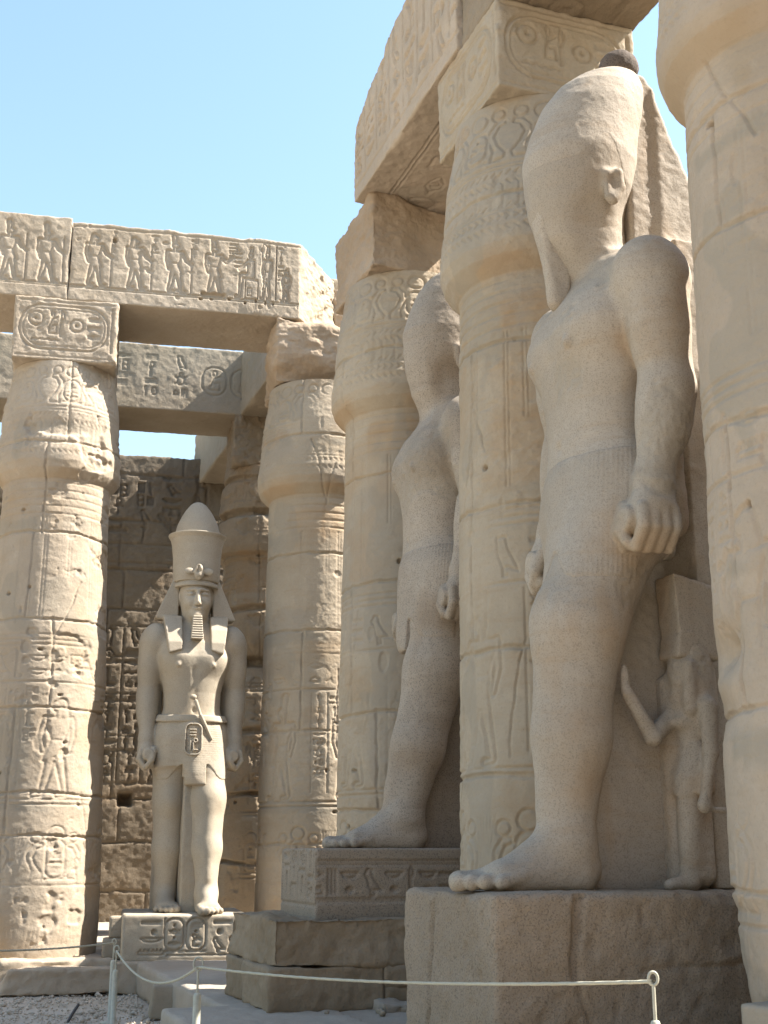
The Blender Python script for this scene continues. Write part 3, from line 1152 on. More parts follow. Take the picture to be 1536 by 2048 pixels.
def warpA(P):
    P = P.copy()
    e = sstep(.3, 1.72, P[:, 0])
    depth = P[:, 1] + .64
    P[:, 0] += e * (-.42 + .80 * np.clip(depth, 0, .75))
    back = sstep(.75, 1.28, depth)
    P[:, 0] -= e * back * .25
    P[:, 0] += sstep(1.0, 1.7, P[:, 0]) * (fbm(P, (3.0, 5.0, 5.0), 4, 77) * .07 + fbm(P, (12, 12, 12), 3, 78) * .03)
    # worn top corner at the broken end
    P[:, 2] -= e * sstep(.0, .6, depth) * sstep(.4, 1.1, P[:, 2]) * .16
    P[:, 2] += sstep(.9, 1.12, P[:, 2]) * fbm(P * 1.0, (2.2, 2.2, .1), 4, 12) * .035
    return P


cA = L1 + dL * (lenL / 2)
blk('architrave', 'sunlit beam with a row of carved walking figures, broken at its right end', 'architrave', (lenL, 1.28, LH), cA, ZA, yawL, SAND_PALE, .0105, 201,
    BEAMS, carve={'front': cvA}, chip=.05, rough=.008, warp=warpA)
cvA2 = Canvas(-1.9, 1.9, 0, LH, .011)
cvA2.seg((-1.9, .215), (1.9, .215), .014, .02)
cvA2.seg((-1.9, .185), (1.9, .185), .010, .014)
uu = -1.4
while uu < 1.7:
    figure(cvA2, uu, .235, .80, 1, .024, 'walk', rnd.choice(['wig', 'plume']))
    uu += .47
cA0 = L1 - dL * (lenL / 2 + .012)
blk('architrave', 'sunlit beam of carved walking figures cut off by the left edge', 'architrave', (lenL, 1.28, LH + .05), cA0, ZA, yawL, SAND_PALE, .0125, 202,
    BEAMS, carve={'front': cvA2}, chip=.05, rough=.008)


# right row: beam from C to B
cvR = Canvas(-1.9, 1.9, 0, LH + .5, .012)
rnd = random.Random(15)
cvR.seg((-1.9, .17), (1.9, .17), .014, .02)
uu = -1.5
while uu < 1.5:
    cvR.seg((uu, .25), (uu, 1.25), .016, .03)
    glyph_column(cvR, rnd, uu + .06, .28, 1.22, .26, .018, .035)
    uu += .40
cvRb = Canvas(-1.9, 1.9, -.8, .8, .014)
for yy in (-.42, -.38, .38, .42):
    cvRb.seg((-1.7, yy), (1.7, yy), .012, .016)
uu = -1.4
while uu < 1.5:
    glyph(cvRb, rnd.choice(['sun', 'bird', 'beetle', 'man', 'eye']), uu, -.25, .34, .45, .016, .018)
    uu += .42
# local +x of yaw YR points to the camera side
xdir = np.array([math.cos(YR), math.sin(YR)])


def warpR(P):
    P = P.copy()
    x = P[:, 0]
    steps = np.interp(x, [-1.80, -1.45, -1.40, -1.05, -.98, -.45, -.40, .25, .35, 1.8], [-.62, -.40, -.30, -.20, -.12, .0, .10, .18, .30, .45])
    t = sstep(.35, LH, P[:, 2])
    P[:, 2] += t * (steps + fbm(P, (2.5, 1.5, .2), 3, 33) * .05)
    # ragged far end
    e = sstep(-1.2, -1.75, x)
    P[:, 0] += e * (.10 * fbm(P, (1, 1.5, 2.2), 4, 44) + .10 * sstep(.2, 1.1, P[:, 2]))
    return P


endC = C_ - dR * .38
endB = B_ + dR * .12
cR = (endC + endB) / 2
lenR = float(np.linalg.norm(endC - endB))
blk('architrave', 'tall beam with a crumbling stepped top spanning two columns of the right row', 'architrave', (lenR, 1.46, LH + .12), cR, ZA, YR, SAND_PINK, .014, 211,
    BEAMS, carve={'front': cvR, 'bottom': cvRb}, chip=.05, rough=.014, warp=warpR)
endB2 = B_ + dR * .09
endA2 = A_ - dR * .6
cR2 = (endB2 + endA2) / 2
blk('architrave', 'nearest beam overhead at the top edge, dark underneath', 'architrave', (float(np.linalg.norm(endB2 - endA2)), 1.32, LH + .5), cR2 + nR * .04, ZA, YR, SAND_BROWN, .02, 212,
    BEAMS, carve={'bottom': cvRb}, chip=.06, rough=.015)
# stump of the missing beam on the corner column
blk('broken_stone', 'rough broken stone lump seen past the corner beam', 'stone', (.75, .8, .95), D_ + np.array([.42, .62]), ZA - .12, YR, SAND_BLOCK, .03, 213,
    None, chip=.25, rough=.06, coarse=.08)
q_ = A_ - dR * 5.1
blk('architrave', 'beam over the columns beyond the right edge of the picture', 'architrave', (8.8, 1.32, LH + .3), q_, ZA, YR, SAND_BROWN, .08, 214, BEAMS, chip=.06, rough=.015)
blk('temple_wall', 'tall gateway wall of the court behind the viewer', 'wall', (60, 4.0, 17.0), (-6.0, -34.0), 0.0, yawL, SAND_BLOCK, .5, 215, None, chip=.06, rough=.03)
# inner row beams
cvI = Canvas(-2, 2, 0, LH, .013)
rnd = random.Random(25)
uu = -1.6
while uu < 1.5:
    if rnd.random() < .5:
        cvI.rrect((uu + .2, .55), .2, .24, .013, .02)
        glyph(cvI, rnd.choice(['bird', 'man', 'comb']), uu + .08, .38, .26, .36, .012, .018)
    else:
        glyph_column(cvI, rnd, uu, .25, .95, .26, .013, .02)
    uu += .48
cI = (E_ + L1b) / 2 - dL * .0
lenI = float(np.linalg.norm(E_ - L1b))
blk('architrave', 'grey carved beam in the second row, half crossed by a slanting shadow', 'architrave', (lenI - .5, 1.2, LH), cI - dL * .28, ZA, yawL, SAND_GREY, .016, 221,
    BEAMS, carve={'front': cvI}, chip=.05, rough=.008)
blk('architrave', 'grey beam of the second row running out at the left edge', 'architrave', (3.4, 1.2, LH), L1b - dL * 1.80, ZA, yawL, SAND_GREY, .03, 222,
    BEAMS, chip=.05, rough=.015)
# cross beams
YD = math.atan2(dR[1], dR[0])
lenX = float(np.linalg.norm(E_ - D_))
blk('cross_beam', 'shaded cross beam linking the corner column to the drum column', 'architrave', (lenX - .35, 1.0, LH), (D_ + E_) / 2 + dR * .1, ZA - .02, YR, SAND_GREY, .03, 223,
    'cross beams', chip=.05, rough=.015, carve={'front': cvI})
F_ = E_ + dR * 3.9
blk('cross_beam', 'shaded cross beam linking the drum column to the back wall', 'architrave', (3.6, 1.0, LH), (E_ + F_) / 2 + dR * .35, ZA - .02, YR, SAND_GREY, .04, 224,
    'cross beams', chip=.05, rough=.015)
# right inner row beam seen beside the figure's back slab
blk('broken_stone', 'carved beam fragment glimpsed between the back slab and the right edge column', 'stone', (1.95, 1.2, LH + .35), C2 - dR * 2.32, ZA, YR, SAND_PALE, .03, 225,
    None, chip=.12, rough=.02, carve={'front': cvR})

# ------------------------------------------------------------------ back walls
WC = F_ + dL * .6 - dL * 4.2
cvW = Canvas(-5, 5, 0, 8.9, .016)
rnd = random.Random(35)
zc = 0.0
row = 0
while zc < 8.8:
    hgt = rnd.uniform(.72, .95)
    wob_line(cvW, rnd, (-5, zc), (5, zc), .02, .04, .012)
    x = -5 + rnd.uniform(0, 1)
    while x < 5:
        wob_line(cvW, rnd, (x, zc), (x, zc + hgt), .018, .035, .01)
        x += rnd.uniform(1.1, 2.0)
    zc += hgt
for x0 in np.arange(-.6, 4.4, .42):
    for z0, z1 in ((2.75, 3.5), (3.58, 4.25), (4.33, 4.95), (5.0, 5.5)):
        glyph_column(cvW, rnd, x0 + .03, z0, z1, .34, .020, .045)
    cvW.seg((x0 - .02, 2.7), (x0 - .02, 5.5), .016, .03)
for z in (2.7, 3.54, 4.29, 4.98, 5.55):
    cvW.seg((-.8, z), (4.6, z), .016, .03)
for x0 in np.arange(-2, 4.4, .5):
    glyph_column(cvW, rnd, x0, 7.3, 8.5, .34, .020, .04)
figure(cvW, 3.2, 5.9, 2.4, -1, .04, 'offer', 'tall')
for z in (6.6, 6.75, 7.1):
    cvW.seg((-5, z), (5, z), .016, .025)
for (x, z) in ((.55, 2.28), (1.02, 2.28), (1.95, 2.3), (-.4, 2.3), (2.7, 2.28)):
    cvW.box(x, x + .24, z, z + .22, .22)
blk('stone_wall', 'shaded back wall of carved block courses behind the small pharaoh', 'wall', (9.4, 1.0, 8.85), WC + np.array([0, 0]), 0.0, yawL, WALL_SHADED, .026, 231,
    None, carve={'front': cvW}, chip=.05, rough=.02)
WR = (B_ + C_) / 2 - nR * 8.6
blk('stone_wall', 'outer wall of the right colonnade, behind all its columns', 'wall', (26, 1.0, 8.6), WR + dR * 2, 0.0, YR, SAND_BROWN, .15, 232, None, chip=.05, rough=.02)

# ------------------------------------------------------------------ low courses, platform
LS = L1 + nL * .28
blk('stone_slab', 'low sunlit foundation course under the left column', 'slab', (3.1, 2.3, .36), LS - dL * .52 - nL * .38, 0.0, yawL, SAND_PALE, .03, 241,
    'low foundation slabs', chip=.12, rough=.025)
blk('stone_slab', 'low sunlit foundation course in front of the small inscribed pedestal', 'slab', (2.9, 2.3, .34), (L1 + D_) / 2 + dL * .75 + nL * .10, 0.0, yawL, SAND_PALE, .03, 242,
    'low foundation slabs', chip=.12, rough=.025)
blk('stone_slab', 'tilted sunlit slab with a slanting end lying in front of the left column', 'slab', (1.25, .55, .27), L1 + nL * 1.02 + dL * .40, .02, yawL + .05, SAND_PALE, .02, 244,
    'low foundation slabs', chip=.14, rough=.015, coarse=.03, warp=lambda P: P + np.stack([-.5 * P[:, 2] * sstep(.1, -.6, P[:, 0]) * -1, 0 * P[:, 0], 0 * P[:, 0]], 1))
floor_l = make_block('paving', (7, 9, .33), (-3.2, 20.9, 0), yawL, DUST, .12, 243, chip=.02, rough=.01)
floor_l['kind'] = 'structure'


# ------------------------------------------------------------------ signed distance modelling
def sE(P, c, r):
    q = [(P[k] - c[k]) / r[k] for k in range(3)]
    k0 = np.sqrt(q[0] ** 2 + q[1] ** 2 + q[2] ** 2)
    k1 = np.sqrt((q[0] / r[0]) ** 2 + (q[1] / r[1]) ** 2 + (q[2] / r[2]) ** 2) + 1e-6
    return k0 * (k0 - 1.0) / k1


def sC(P, a, b, r1, r2=None):
    r2 = r1 if r2 is None else r2
    d = [b[k] - a[k] for k in range(3)]
    L = sum(x * x for x in d) + 1e-9
    t = np.clip(sum((P[k] - a[k]) * d[k] for k in range(3)) / L, 0, 1)
    return np.sqrt(sum((P[k] - a[k] - t * d[k]) ** 2 for k in range(3))) - (r1 + (r2 - r1) * t)


def sB(P, c, h, r=0.0):
    q = [np.abs(P[k] - c[k]) - (h[k] - r) for k in range(3)]
    o = np.sqrt(sum(np.maximum(x, 0) ** 2 for x in q))
    return o + np.minimum(np.maximum(np.maximum(q[0], q[1]), q[2]), 0) - r


def smin(a, b, k):
    h = np.maximum(k - np.abs(a - b), 0) / k
    return np.minimum(a, b) - h * h * k * .25


def smax(a, b, k):
    return -smin(-a, -b, k)


def sStack(P, tab, n=2.2):
    """stack of ellipses: rows (z, cx, rx, ry)"""
    t = np.array(tab)
    z = np.clip(P[2], t[0, 0], t[-1, 0])
    cx, rx, ry = (np.interp(z, t[:, 0], t[:, k]) for k in (1, 2, 3))
    q = (np.abs((P[0] - cx) / rx) ** n + np.abs(P[1] / ry) ** n + 1e-9) ** (1 / n)
    d = (q - 1) * np.minimum(rx, ry)
    return np.maximum(d, np.maximum(t[0, 0] - P[2], P[2] - t[-1, 0]))


def sdf_mesh(fn, lo, hi, vox):
    lo = np.array(lo, float)
    nb = np.ceil((np.array(hi, float) - lo) / (vox * 8)).astype(int)
    n = nb * 8 + 1
    c = [lo[k] + (np.arange(nb[k]) * 8 + 4) * vox for k in range(3)]
    G = np.meshgrid(*c, indexing='ij')
    dc = fn([g.astype(np.float32) for g in G])
    act = np.abs(dc) < vox * 8 * 1.15 + .05
    sg = np.where(dc < 0, -1.0, 1.0).astype(np.float32)
    ix = [np.minimum(np.arange(n[k]) // 8, nb[k] - 1) for k in range(3)]
    D = sg[np.ix_(*ix)]
    bi = np.argwhere(act)
    o = np.arange(9)
    O = np.stack(np.meshgrid(o, o, o, indexing='ij'), -1).reshape(-1, 3)
    for s in range(0, len(bi), 1500):
        b = bi[s:s + 1500]
        I = (b[:, None, :] * 8 + O[None]).reshape(-1, 3)
        P = (lo + I * vox).astype(np.float32)
        D[I[:, 0], I[:, 1], I[:, 2]] = fn([P[:, 0], P[:, 1], P[:, 2]])
    S = D < 0
    cnt = np.zeros(np.array(D.shape) - 1, np.int8)
    for a in (0, 1):
        for b in (0, 1):
            for d in (0, 1):
                cnt += S[a:a + cnt.shape[0], b:b + cnt.shape[1], d:d + cnt.shape[2]]
    cells = np.argwhere((cnt > 0) & (cnt < 8))
    idx = np.full(cnt.shape, -1, np.int32)
    idx[cells[:, 0], cells[:, 1], cells[:, 2]] = np.arange(len(cells))
    acc = np.zeros((len(cells), 3))
    w = np.zeros(len(cells))
    corners = [(a, b, d) for a in (0, 1) for b in (0, 1) for d in (0, 1)]
    for c0 in corners:
        for ax_ in range(3):
            if c0[ax_]:
                continue
            c1 = list(c0)
            c1[ax_] = 1
            d0 = D[cells[:, 0] + c0[0], cells[:, 1] + c0[1], cells[:, 2] + c0[2]]
            d1 = D[cells[:, 0] + c1[0], cells[:, 1] + c1[1], cells[:, 2] + c1[2]]
            m = (d0 < 0) != (d1 < 0)
            t = np.where(m, d0 / np.where(m, d0 - d1, 1), 0)
            for k in range(3):
                acc[:, k] += np.where(m, c0[k] + (t if k == ax_ else 0), 0)
            w += m
    V = lo + (cells + acc / np.maximum(w, 1)[:, None]) * vox
    Q = []
    for ax_ in range(3):
        sl0 = [slice(None)] * 3
        sl1 = [slice(None)] * 3
        sl0[ax_] = slice(0, -1)
        sl1[ax_] = slice(1, None)
        e = np.argwhere(S[tuple(sl0)] != S[tuple(sl1)])
        o1, o2 = [(1, 2), (2, 0), (0, 1)][ax_]
        ok = (e[:, o1] > 0) & (e[:, o2] > 0) & (e[:, o1] < cnt.shape[o1]) & (e[:, o2] < cnt.shape[o2])
        e = e[ok]
        neg = S[e[:, 0], e[:, 1], e[:, 2]]

        def cell(d1, d2):
            g = e.copy()
            g[:, o1] += d1
            g[:, o2] += d2
            return idx[g[:, 0], g[:, 1], g[:, 2]]
        q = np.stack([cell(-1, -1), cell(0, -1), cell(0, 0), cell(-1, 0)], 1)
        q[~neg] = q[~neg][:, ::-1]
        q = q[(q >= 0).all(1)]
        Q.append(q)
    return V, np.concatenate(Q)


SLIM = 1.0


def carve_mesh(name, fn, lo, hi, vox, mat, parent, scale, seed=1, rough=.004, coarse=.006):
    V, Q = sdf_mesh(fn, lo, hi, vox)
    N = vnormals(V, Q)
    d = fbm(V + seed, 2.5, 3, seed) * coarse + fbm(V + seed, 26.0, 3, seed + 2) * rough
    worn = np.zeros(len(V))
    och = np.zeros(len(V))
    if WORN:
        worn = sstep(.13, .18, fbm(V + seed, 1.25, 5, seed + 50)) * sstep(.9, 1.4, V[:, 2]) * sstep(3.95, 3.7, V[:, 2])
        d -= worn * (.007 + .009 * fbm(V, 34.0, 3, seed + 51))
        nn = fbm(V, 4.0, 4, seed + 52)
        for c_, r_ in STAINS:
            q = np.linalg.norm(V - np.array(c_), axis=1) / r_
            och = np.maximum(och, sstep(1.0, .3, q + .5 * nn))
        och = np.maximum(och, .6 * sstep(.2, .45, fbm(V, (3, 3, .7), 4, seed + 53)))
    V = V + N * d[:, None]
    o = mesh_np(name, V * np.array([scale, scale * SLIM, scale]), Q, mat, parent)
    if WORN:
        for an, av in (('ochre', och), ('mortar', worn * .55)):
            a_ = o.data.attributes.new(an, 'FLOAT', 'POINT')
            a_.data.foreach_set('value', np.clip(av, 0, 1).astype(np.float32))
    return o


WORN = False
STAINS = [((.12, .70, 1.97), .24), ((.05, .50, 3.35), .22), ((-.25, .42, 1.05), .16), ((-.3, .45, .55), .2), ((.25, .45, 2.0), .3), ((.5, .35, .75), .3)]


# ------------------------------------------------------------------ the standing figures
KX, AX = .25, .50        # forward reach of the leading knee and ankle, set per figure


def body_legs(P):
    L = sC(P, (.04, .25, 2.35), (KX, .28, 1.52), .33, .27)
    L = smin(L, sC(P, (KX, .28, 1.52), (KX * .45 + AX * .55, .28, .85), .265, .215), .10)
    L = smin(L, sE(P, (KX + .08, .28, 1.50), (.175, .16, .22)), .14)
    L = smin(L, sC(P, (KX * .45 + AX * .55, .28, .85), (AX, .28, .26), .215, .150), .10)
    L = smin(L, sC(P, (KX + .20, .28, 1.36), (AX + .10, .28, .45), .07, .06), .10)
    R = sC(P, (.0, -.25, 2.35), (-.05, -.27, 1.5), .33, .26)
    R = smin(R, sE(P, (.07, -.27, 1.50), (.19, .17, .20)), .12)
    R = smin(R, sC(P, (-.05, -.27, 1.5), (-.09, -.27, .85), .255, .225), .08)
    R = smin(R, sC(P, (-.09, -.27, .85), (-.13, -.27, .25), .225, .155), .10)
    return smin(L, R, .05)


def foot(P, x, y, s, big):
    """x = ankle, s = +1 left foot; toes forward"""
    d = sC(P, (x - .08, y, .12), (x - .02, y, .22), .13, .15)
    d = smin(d, sC(P, (x + .02, y, .26), (x + .36, y + s * .01, .085), .15, .095), .12)
    d = smin(d, sB(P, (x + .20, y, .07), (.30, .155, .07), .06), .10)
    for k in range(5):
        yy = y - s * .135 + s * .068 * k
        ln = (.66, .67, .63, .58, .51)[k] * big
        r = (.056, .043, .038, .036, .034)[k]
        t = sC(P, (x + .34, yy, .085), (x + ln - r, yy + s * .006 * k, .048), r * 1.05, r)
        t = smin(t, sE(P, (x + ln - r * .9, yy + s * .006 * k, .055), (r * 1.1, r * 1.05, r * 1.05)), .02)
        d = smin(d, t, .018)
    return np.maximum(d, -P[2])


def fist(P, x, y, z, s):
    """closed hand gripping a short rod; s=+1 left"""
    d = sB(P, (x, y, z), (.135, .105, .135), .085)
    d = smin(d, sC(P, (x - .03, y, z + .22), (x - .01, y, z + .08), .125, .12), .08)
    rod = sC(P, (x - .14, y + s * .0, z - .01), (x + .185, y - s * .03, z - .01), .078)
    rod = np.maximum(rod, np.abs(P[0] - (x + .01)) - .175)
    d = smin(d, rod, .02)
    for k in range(4):
        xx = x + .115 - .072 * k
        a = (xx, y + s * .105, z - .075)
        b = (xx + .008, y + s * .02, z - .185)
        c = (xx + .012, y - s * .09, z - .150)
        r = (.042, .043, .041, .037)[k]
        f = np.minimum(sC(P, a, b, r, r * .95), sC(P, b, c, r * .95, r * .85))
        f = np.minimum(f, sC(P, (xx - .005, y + s * .085, z + .04), a, r * .9, r))
        d = smin(d, f, .014)
    th = np.minimum(sC(P, (x + .10, y - s * .11, z + .06), (x + .165, y - s * .085, z - .08), .05, .045),
                    sC(P, (x + .165, y - s * .085, z - .08), (x + .16, y - s * .03, z - .15), .045, .036))
    return smin(d, th, .02)


def arms(P):
    d = None
    for s in (1, -1):
        a = sE(P, (-.03, s * .60, 3.76), (.25, .23, .27))
        a = smin(a, sC(P, (-.03, s * .645, 3.68), (-.06, s * .685, 2.98), .205, .165), .12)
        a = smin(a, sE(P, (-.02, s * .68, 3.40), (.17, .16, .28)), .1)
        a = smin(a, sC(P, (-.06, s * .685, 2.98), (.08, s * .68, 2.36), .165, .118), .06)
        a = smin(a, sE(P, (-.02, s * .69, 2.80), (.16, .155, .26)), .1)
        a = smin(a, fist(P, .11, s * .685, 2.13, s), .04)
        d = a if d is None else np.minimum(d, a)
    return d


TORSO = [(2.00, .02, .34, .485), (2.30, .02, .365, .485), (2.55, .03, .35, .465), (2.80, .05, .32, .445), (3.00, .05, .325, .45), (3.25, .05, .355, .505),
         (3.50, .04, .38, .575), (3.72, .01, .345, .60), (3.88, -.02, .27, .50), (4.00, -.03, .19, .32), (4.05, -.03, .15, .2)]


def torso(P):
    d = sStack(P, TORSO)
    for s in (1, -1):
        d = smin(d, sE(P, (.215, s * .235, 3.47), (.19, .26, .20)), .14)
        d = smin(d, sE(P, (.415, s * .27, 3.38), (.03, .035, .035)), .03)
        d = smin(d, sC(P, (-.05, s * .12, 3.98), (-.05, s * .52, 3.84), .15, .16), .14)
    d = smax(d, -sE(P, (.40, 0, 2.74), (.05, .035, .045)), .03)
    d = smax(d, -sC(P, (.46, 0, 3.3), (.42, 0, 2.85), .045, .03), .06)
    return d


def neck_head(P, face=1.0):
    d = sC(P, (-.02, 0, 3.85), (.02, 0, 4.2), .235, .205)
    d = smin(d, sE(P, (.00, 0, 4.48), (.30, .27, .36)), .06)
    d = smin(d, sE(P, (.10, 0, 4.27), (.245, .215, .25)), .08)
    d = smin(d, sE(P, (.275, 0, 4.125), (.085, .10, .075)), .07)
    if face > 0:
        d = smin(d, sE(P, (.17, 0, 4.36), (.19, .225, .22)), .05)
        for s in (1, -1):
            d = smax(d, -sE(P, (.355, s * .105, 4.425), (.075, .082, .042)), .045)         # socket
            d = smin(d, sE(P, (.285, s * .105, 4.420), (.060, .070, .034)), .012)           # eye
            d = smin(d, sC(P, (.345, s * .035, 4.492), (.285, s * .18, 4.485), .020, .014), .03)   # brow
            d = smin(d, sE(P, (.25, s * .125, 4.30), (.09, .075, .075)), .06)               # cheek
            d = smin(d, sE(P, (.372, s * .033, 4.268), (.026, .026, .022)), .02)            # nostril wing
        d = smin(d, sC(P, (.335, 0, 4.47), (.405, 0, 4.285), .028, .040), .03)              # nose
        d = smin(d, sC(P, (.345, -.062, 4.206), (.345, .062, 4.206), .020), .016)           # lips
        d = smin(d, sE(P, (.355, 0, 4.207), (.030, .05, .020)), .012)
        d = smin(d, sC(P, (.330, -.05, 4.168), (.330, .05, 4.168), .024), .016)
        d = smax(d, -sC(P, (.385, -.09, 4.187), (.385, .09, 4.187), .010), .012)
        d = smin(d, sE(P, (.315, 0, 4.105), (.055, .075, .05)), .04)
    for s in (1, -1):
        e = sE(P, (-.01, s * .285, 4.40), (.085, .045, .135))
        e = smax(e, -sE(P, (.01, s * .325, 4.42), (.05, .03, .085)), .03)
        e = smin(e, sE(P, (.02, s * .30, 4.31), (.04, .035, .04)), .03)
        d = smin(d, e, .03)
    return d


EGG = np.array([(3.92, .10, .15), (4.06, .14, .20), (4.2, .17, .265), (4.44, .165, .335), (4.62, .14, .38), (4.82, .12, .405), (5.02, .08, .39), (5.24, .01, .372),
                (5.40, -.06, .335), (5.52, -.13, .265), (5.60, -.18, .18), (5.66, -.20, .03)])


def egg(P, hx, off=0.0):
    z = P[2]
    cx = np.interp(z, EGG[:, 0], EGG[:, 1]) + hx * sstep(3.6, 4.3, z)
    r = np.interp(z, EGG[:, 0], EGG[:, 2]) + off
    q = np.sqrt(((P[0] - cx) / 1.0) ** 2 + (P[1] / .95) ** 2)
    return smax((q - r) * .78, np.maximum(3.92 - z, z - 5.66), .05)


def crown_rim(P, hx):
    x = P[0] - hx
    rim = 4.66 - .85 * np.clip(.10 - x, 0, .40)
    return rim + .20 * np.exp(-((x - .10) / .13) ** 2) * sstep(.17, .30, np.abs(P[1]))


def worn_head(P, hx):
    """head whose face has been worn away to a smooth curve"""
    d = sC(P, (-.02, 0, 3.85), (.06 + hx, 0, 4.4), .235, .20)
    h = egg(P, hx)
    h = smax(h, P[2] - 5.05, .05)
    for s in (1, -1):
        h = smax(h, -sE(P, (.20 + hx, s * .38, 4.22), (.17, .13, .20)), .12)       # hollow under the cheek
        ex, ey = .075 + hx, s * .372
        e = sC(P, (ex + .035, ey, 4.585), (ex - .035, ey + s * .012, 4.60), .030, .034)          # rim, top to back to lobe
        e = smin(e, sC(P, (ex - .035, ey + s * .012, 4.60), (ex - .055, ey + s * .012, 4.50), .034, .030), .02)
        e = smin(e, sC(P, (ex - .055, ey + s * .012, 4.50), (ex + .005, ey, 4.405), .030, .040), .02)
        e = smin(e, sC(P, (ex + .045, ey, 4.58), (ex + .040, ey, 4.43), .022, .030), .03)
        e = smin(e, sE(P, (ex - .005, ey - s * .012, 4.51), (.06, .035, .09)), .02)
        h = smin(h, e, .04)
    return smin(d, h, .08)


def white_crown(P, hx):
    """tall bulbous crown that hugs the skull above brow and ears"""
    return smax(egg(P, hx, .0015), crown_rim(P, hx) - P[2], .05)


def make_statue(name, label, center, f, z0, sc, opts):
    global KX, AX, SLIM, WORN
    WORN = bool(opts.get('worn'))
    SLIM = opts.get('slim', 1.0)
    KX, AX = opts.get('knee', (.25, .50))
    yaw = math.atan2(f[1], f[0])
    root = thing(name, label, 'statue', (center[0], center[1], z0), yaw, opts.get('group'))
    mat, kmat = opts['mat'], opts['kilt']
    same = not opts.get('nemes')
    vox = opts['vox']
    big = 1.0
    head_face = opts['face']

    def body(P):
        d = body_legs(P)
        d = smin(d, torso(P), .16)
        d = smin(d, foot(P, AX, .28, 1, 1.0), .08)
        d = smin(d, foot(P, -.14, -.28, -1, 1.0), .08)
        # stone left between arms and flanks
        for s in (1, -1):
            d = smin(d, sC(P, (-.14, s * .52, 3.55), (-.10, s * .57, 2.15), .085, .10), .04)
        d = smin(d, arms(P), .05)
        return smin(d, neck_head(P, 1) if head_face else worn_head(P, opts['hx']), .05)
    carve_mesh('body', body, (-.55, -1.0, -.02), (1.3, 1.0, 5.15), vox, mat, root, sc, opts['seed'], opts.get('rough', .004), opts.get('coarse', .007))

    # kilt: a shell over hips and thighs with a hanging front apron
    def kilt(P):
        b = smin(body_legs(P), sStack(P, TORSO), .16)
        b = smin(b, sC(P, (.30, .02, 2.45), (.34, .03, 1.80), .10, .13), .20) - opts.get('kth', .022)
        y = P[1]
        hem = np.where(np.abs(y - .04) < .17, 1.70, 1.88 + .10 * np.cos(np.clip((np.abs(y - .04) - .17) / .25, 0, 1) * math.pi))
        hem = np.where(P[0] < .12, np.maximum(hem, 1.86 + .25 * sstep(-.3, .1, P[0])), hem)
        d = smax(b, hem - P[2], .02)
        d = smax(d, P[2] - (2.66 + .10 * np.clip(-P[0], -.3, .4)), .015)
        return d
    carve_mesh('kilt', kilt, (-.55, -.75, 1.6), (.65, .75, 2.8), vox, kmat, root, sc, opts['seed'], opts.get('rough', .004) if same else .002, opts.get('coarse', .007) if same else .004)

    def belt(P):
        b = smin(body_legs(P), sStack(P, TORSO), .16) - .045
        zz = 2.655 + .10 * np.clip(-P[0], -.3, .4)
        return smax(b, np.abs(P[2] - zz) - .05, .02)
    if opts.get('nemes'):
        carve_mesh('belt', belt, (-.55, -.75, 2.5), (.65, .75, 2.85), min(vox, .014), mat, root, sc, 3, .001, .002)

    # back pillar and the stone left between the striding leg and the pillar
    ptop = opts.get('pillar_top', 4.3)

    def pillar(P):
        d = sB(P, (-.60, -.02, 2.1), (.24, .40, 2.1), .02)
        d = smin(d, sB(P, (-.60, -.0, ptop / 2), (.24, opts.get('pw', .40), ptop / 2), .02), .12)
        if opts.get('broken'):
            d = smin(d, sB(P, (-.50, -.0, 4.85), (.36, .22, .85), .03), .06)
        if opts.get('broken'):
            n = np.sin(P[2] * 9 + 1) * .012 + np.sin(P[2] * 23 + P[1] * 9) * .012 + np.sin(P[2] * 51 + 2) * .008
            top = ptop - .20 - 1.3 * np.clip((-.30 - P[0]) / .50, 0, 1) ** 1.2 + .05 * np.sin(P[2] * 7 + P[1] * 5)
            d = smax(d, P[2] - top - n, .03)
            d = np.maximum(d, (-.80 + n * 2.2) - P[0])
        web = sB(P, (-.20, .06, 1.1), (.55, .16, 1.12), .03)
        return smin(d, web, .08)
    carve_mesh('back_pillar', pillar, (-.95, -.55, -.02), (.55, .55, ptop + .12), max(vox, .016), opts.get('pmat', mat), root, sc, 9, .006, .012)

    if opts.get('crown') == 'white':
        carve_mesh('white_crown', lambda P: white_crown(P, opts['hx']), (-.75, -.5, 3.9), (.56, .5, 5.8), vox, mat, root, sc, opts['seed'], opts.get('rough', .004), opts.get('coarse', .007))
        if opts.get('knob'):
            lx = -.225 + opts['hx']
            carve_mesh('crown_knob', lambda P: smax(sE(P, (lx - .01, 0, 5.69), (.145, .145, .14)), 5.55 - P[2], .02), (lx - .25, -.25, 5.5), (lx + .25, .25, 5.9), .013, KNOB, root, sc, 5, .006, .01)
    if opts.get('beard') == 'worn':
        def wedge(P):
            t = np.clip((4.46 - P[2]) / .74, 0, 1)
            xf = .492 - .095 * t
            xb = .20 + .05 * t
            d = np.hypot(np.maximum(np.abs(P[0] - (xf + xb) / 2) - (xf - xb) / 2 + .05, 0), np.maximum(np.abs(P[1]) - .095 + .04 * t + .05, 0)) - .05
            return smax(d * .95, np.abs(P[2] - 4.09) - .38, .06)
        carve_mesh('false_beard', wedge, (.05, -.25, 3.6), (.65, .25, 4.6), vox, mat, root, sc, 6, .006, .016)
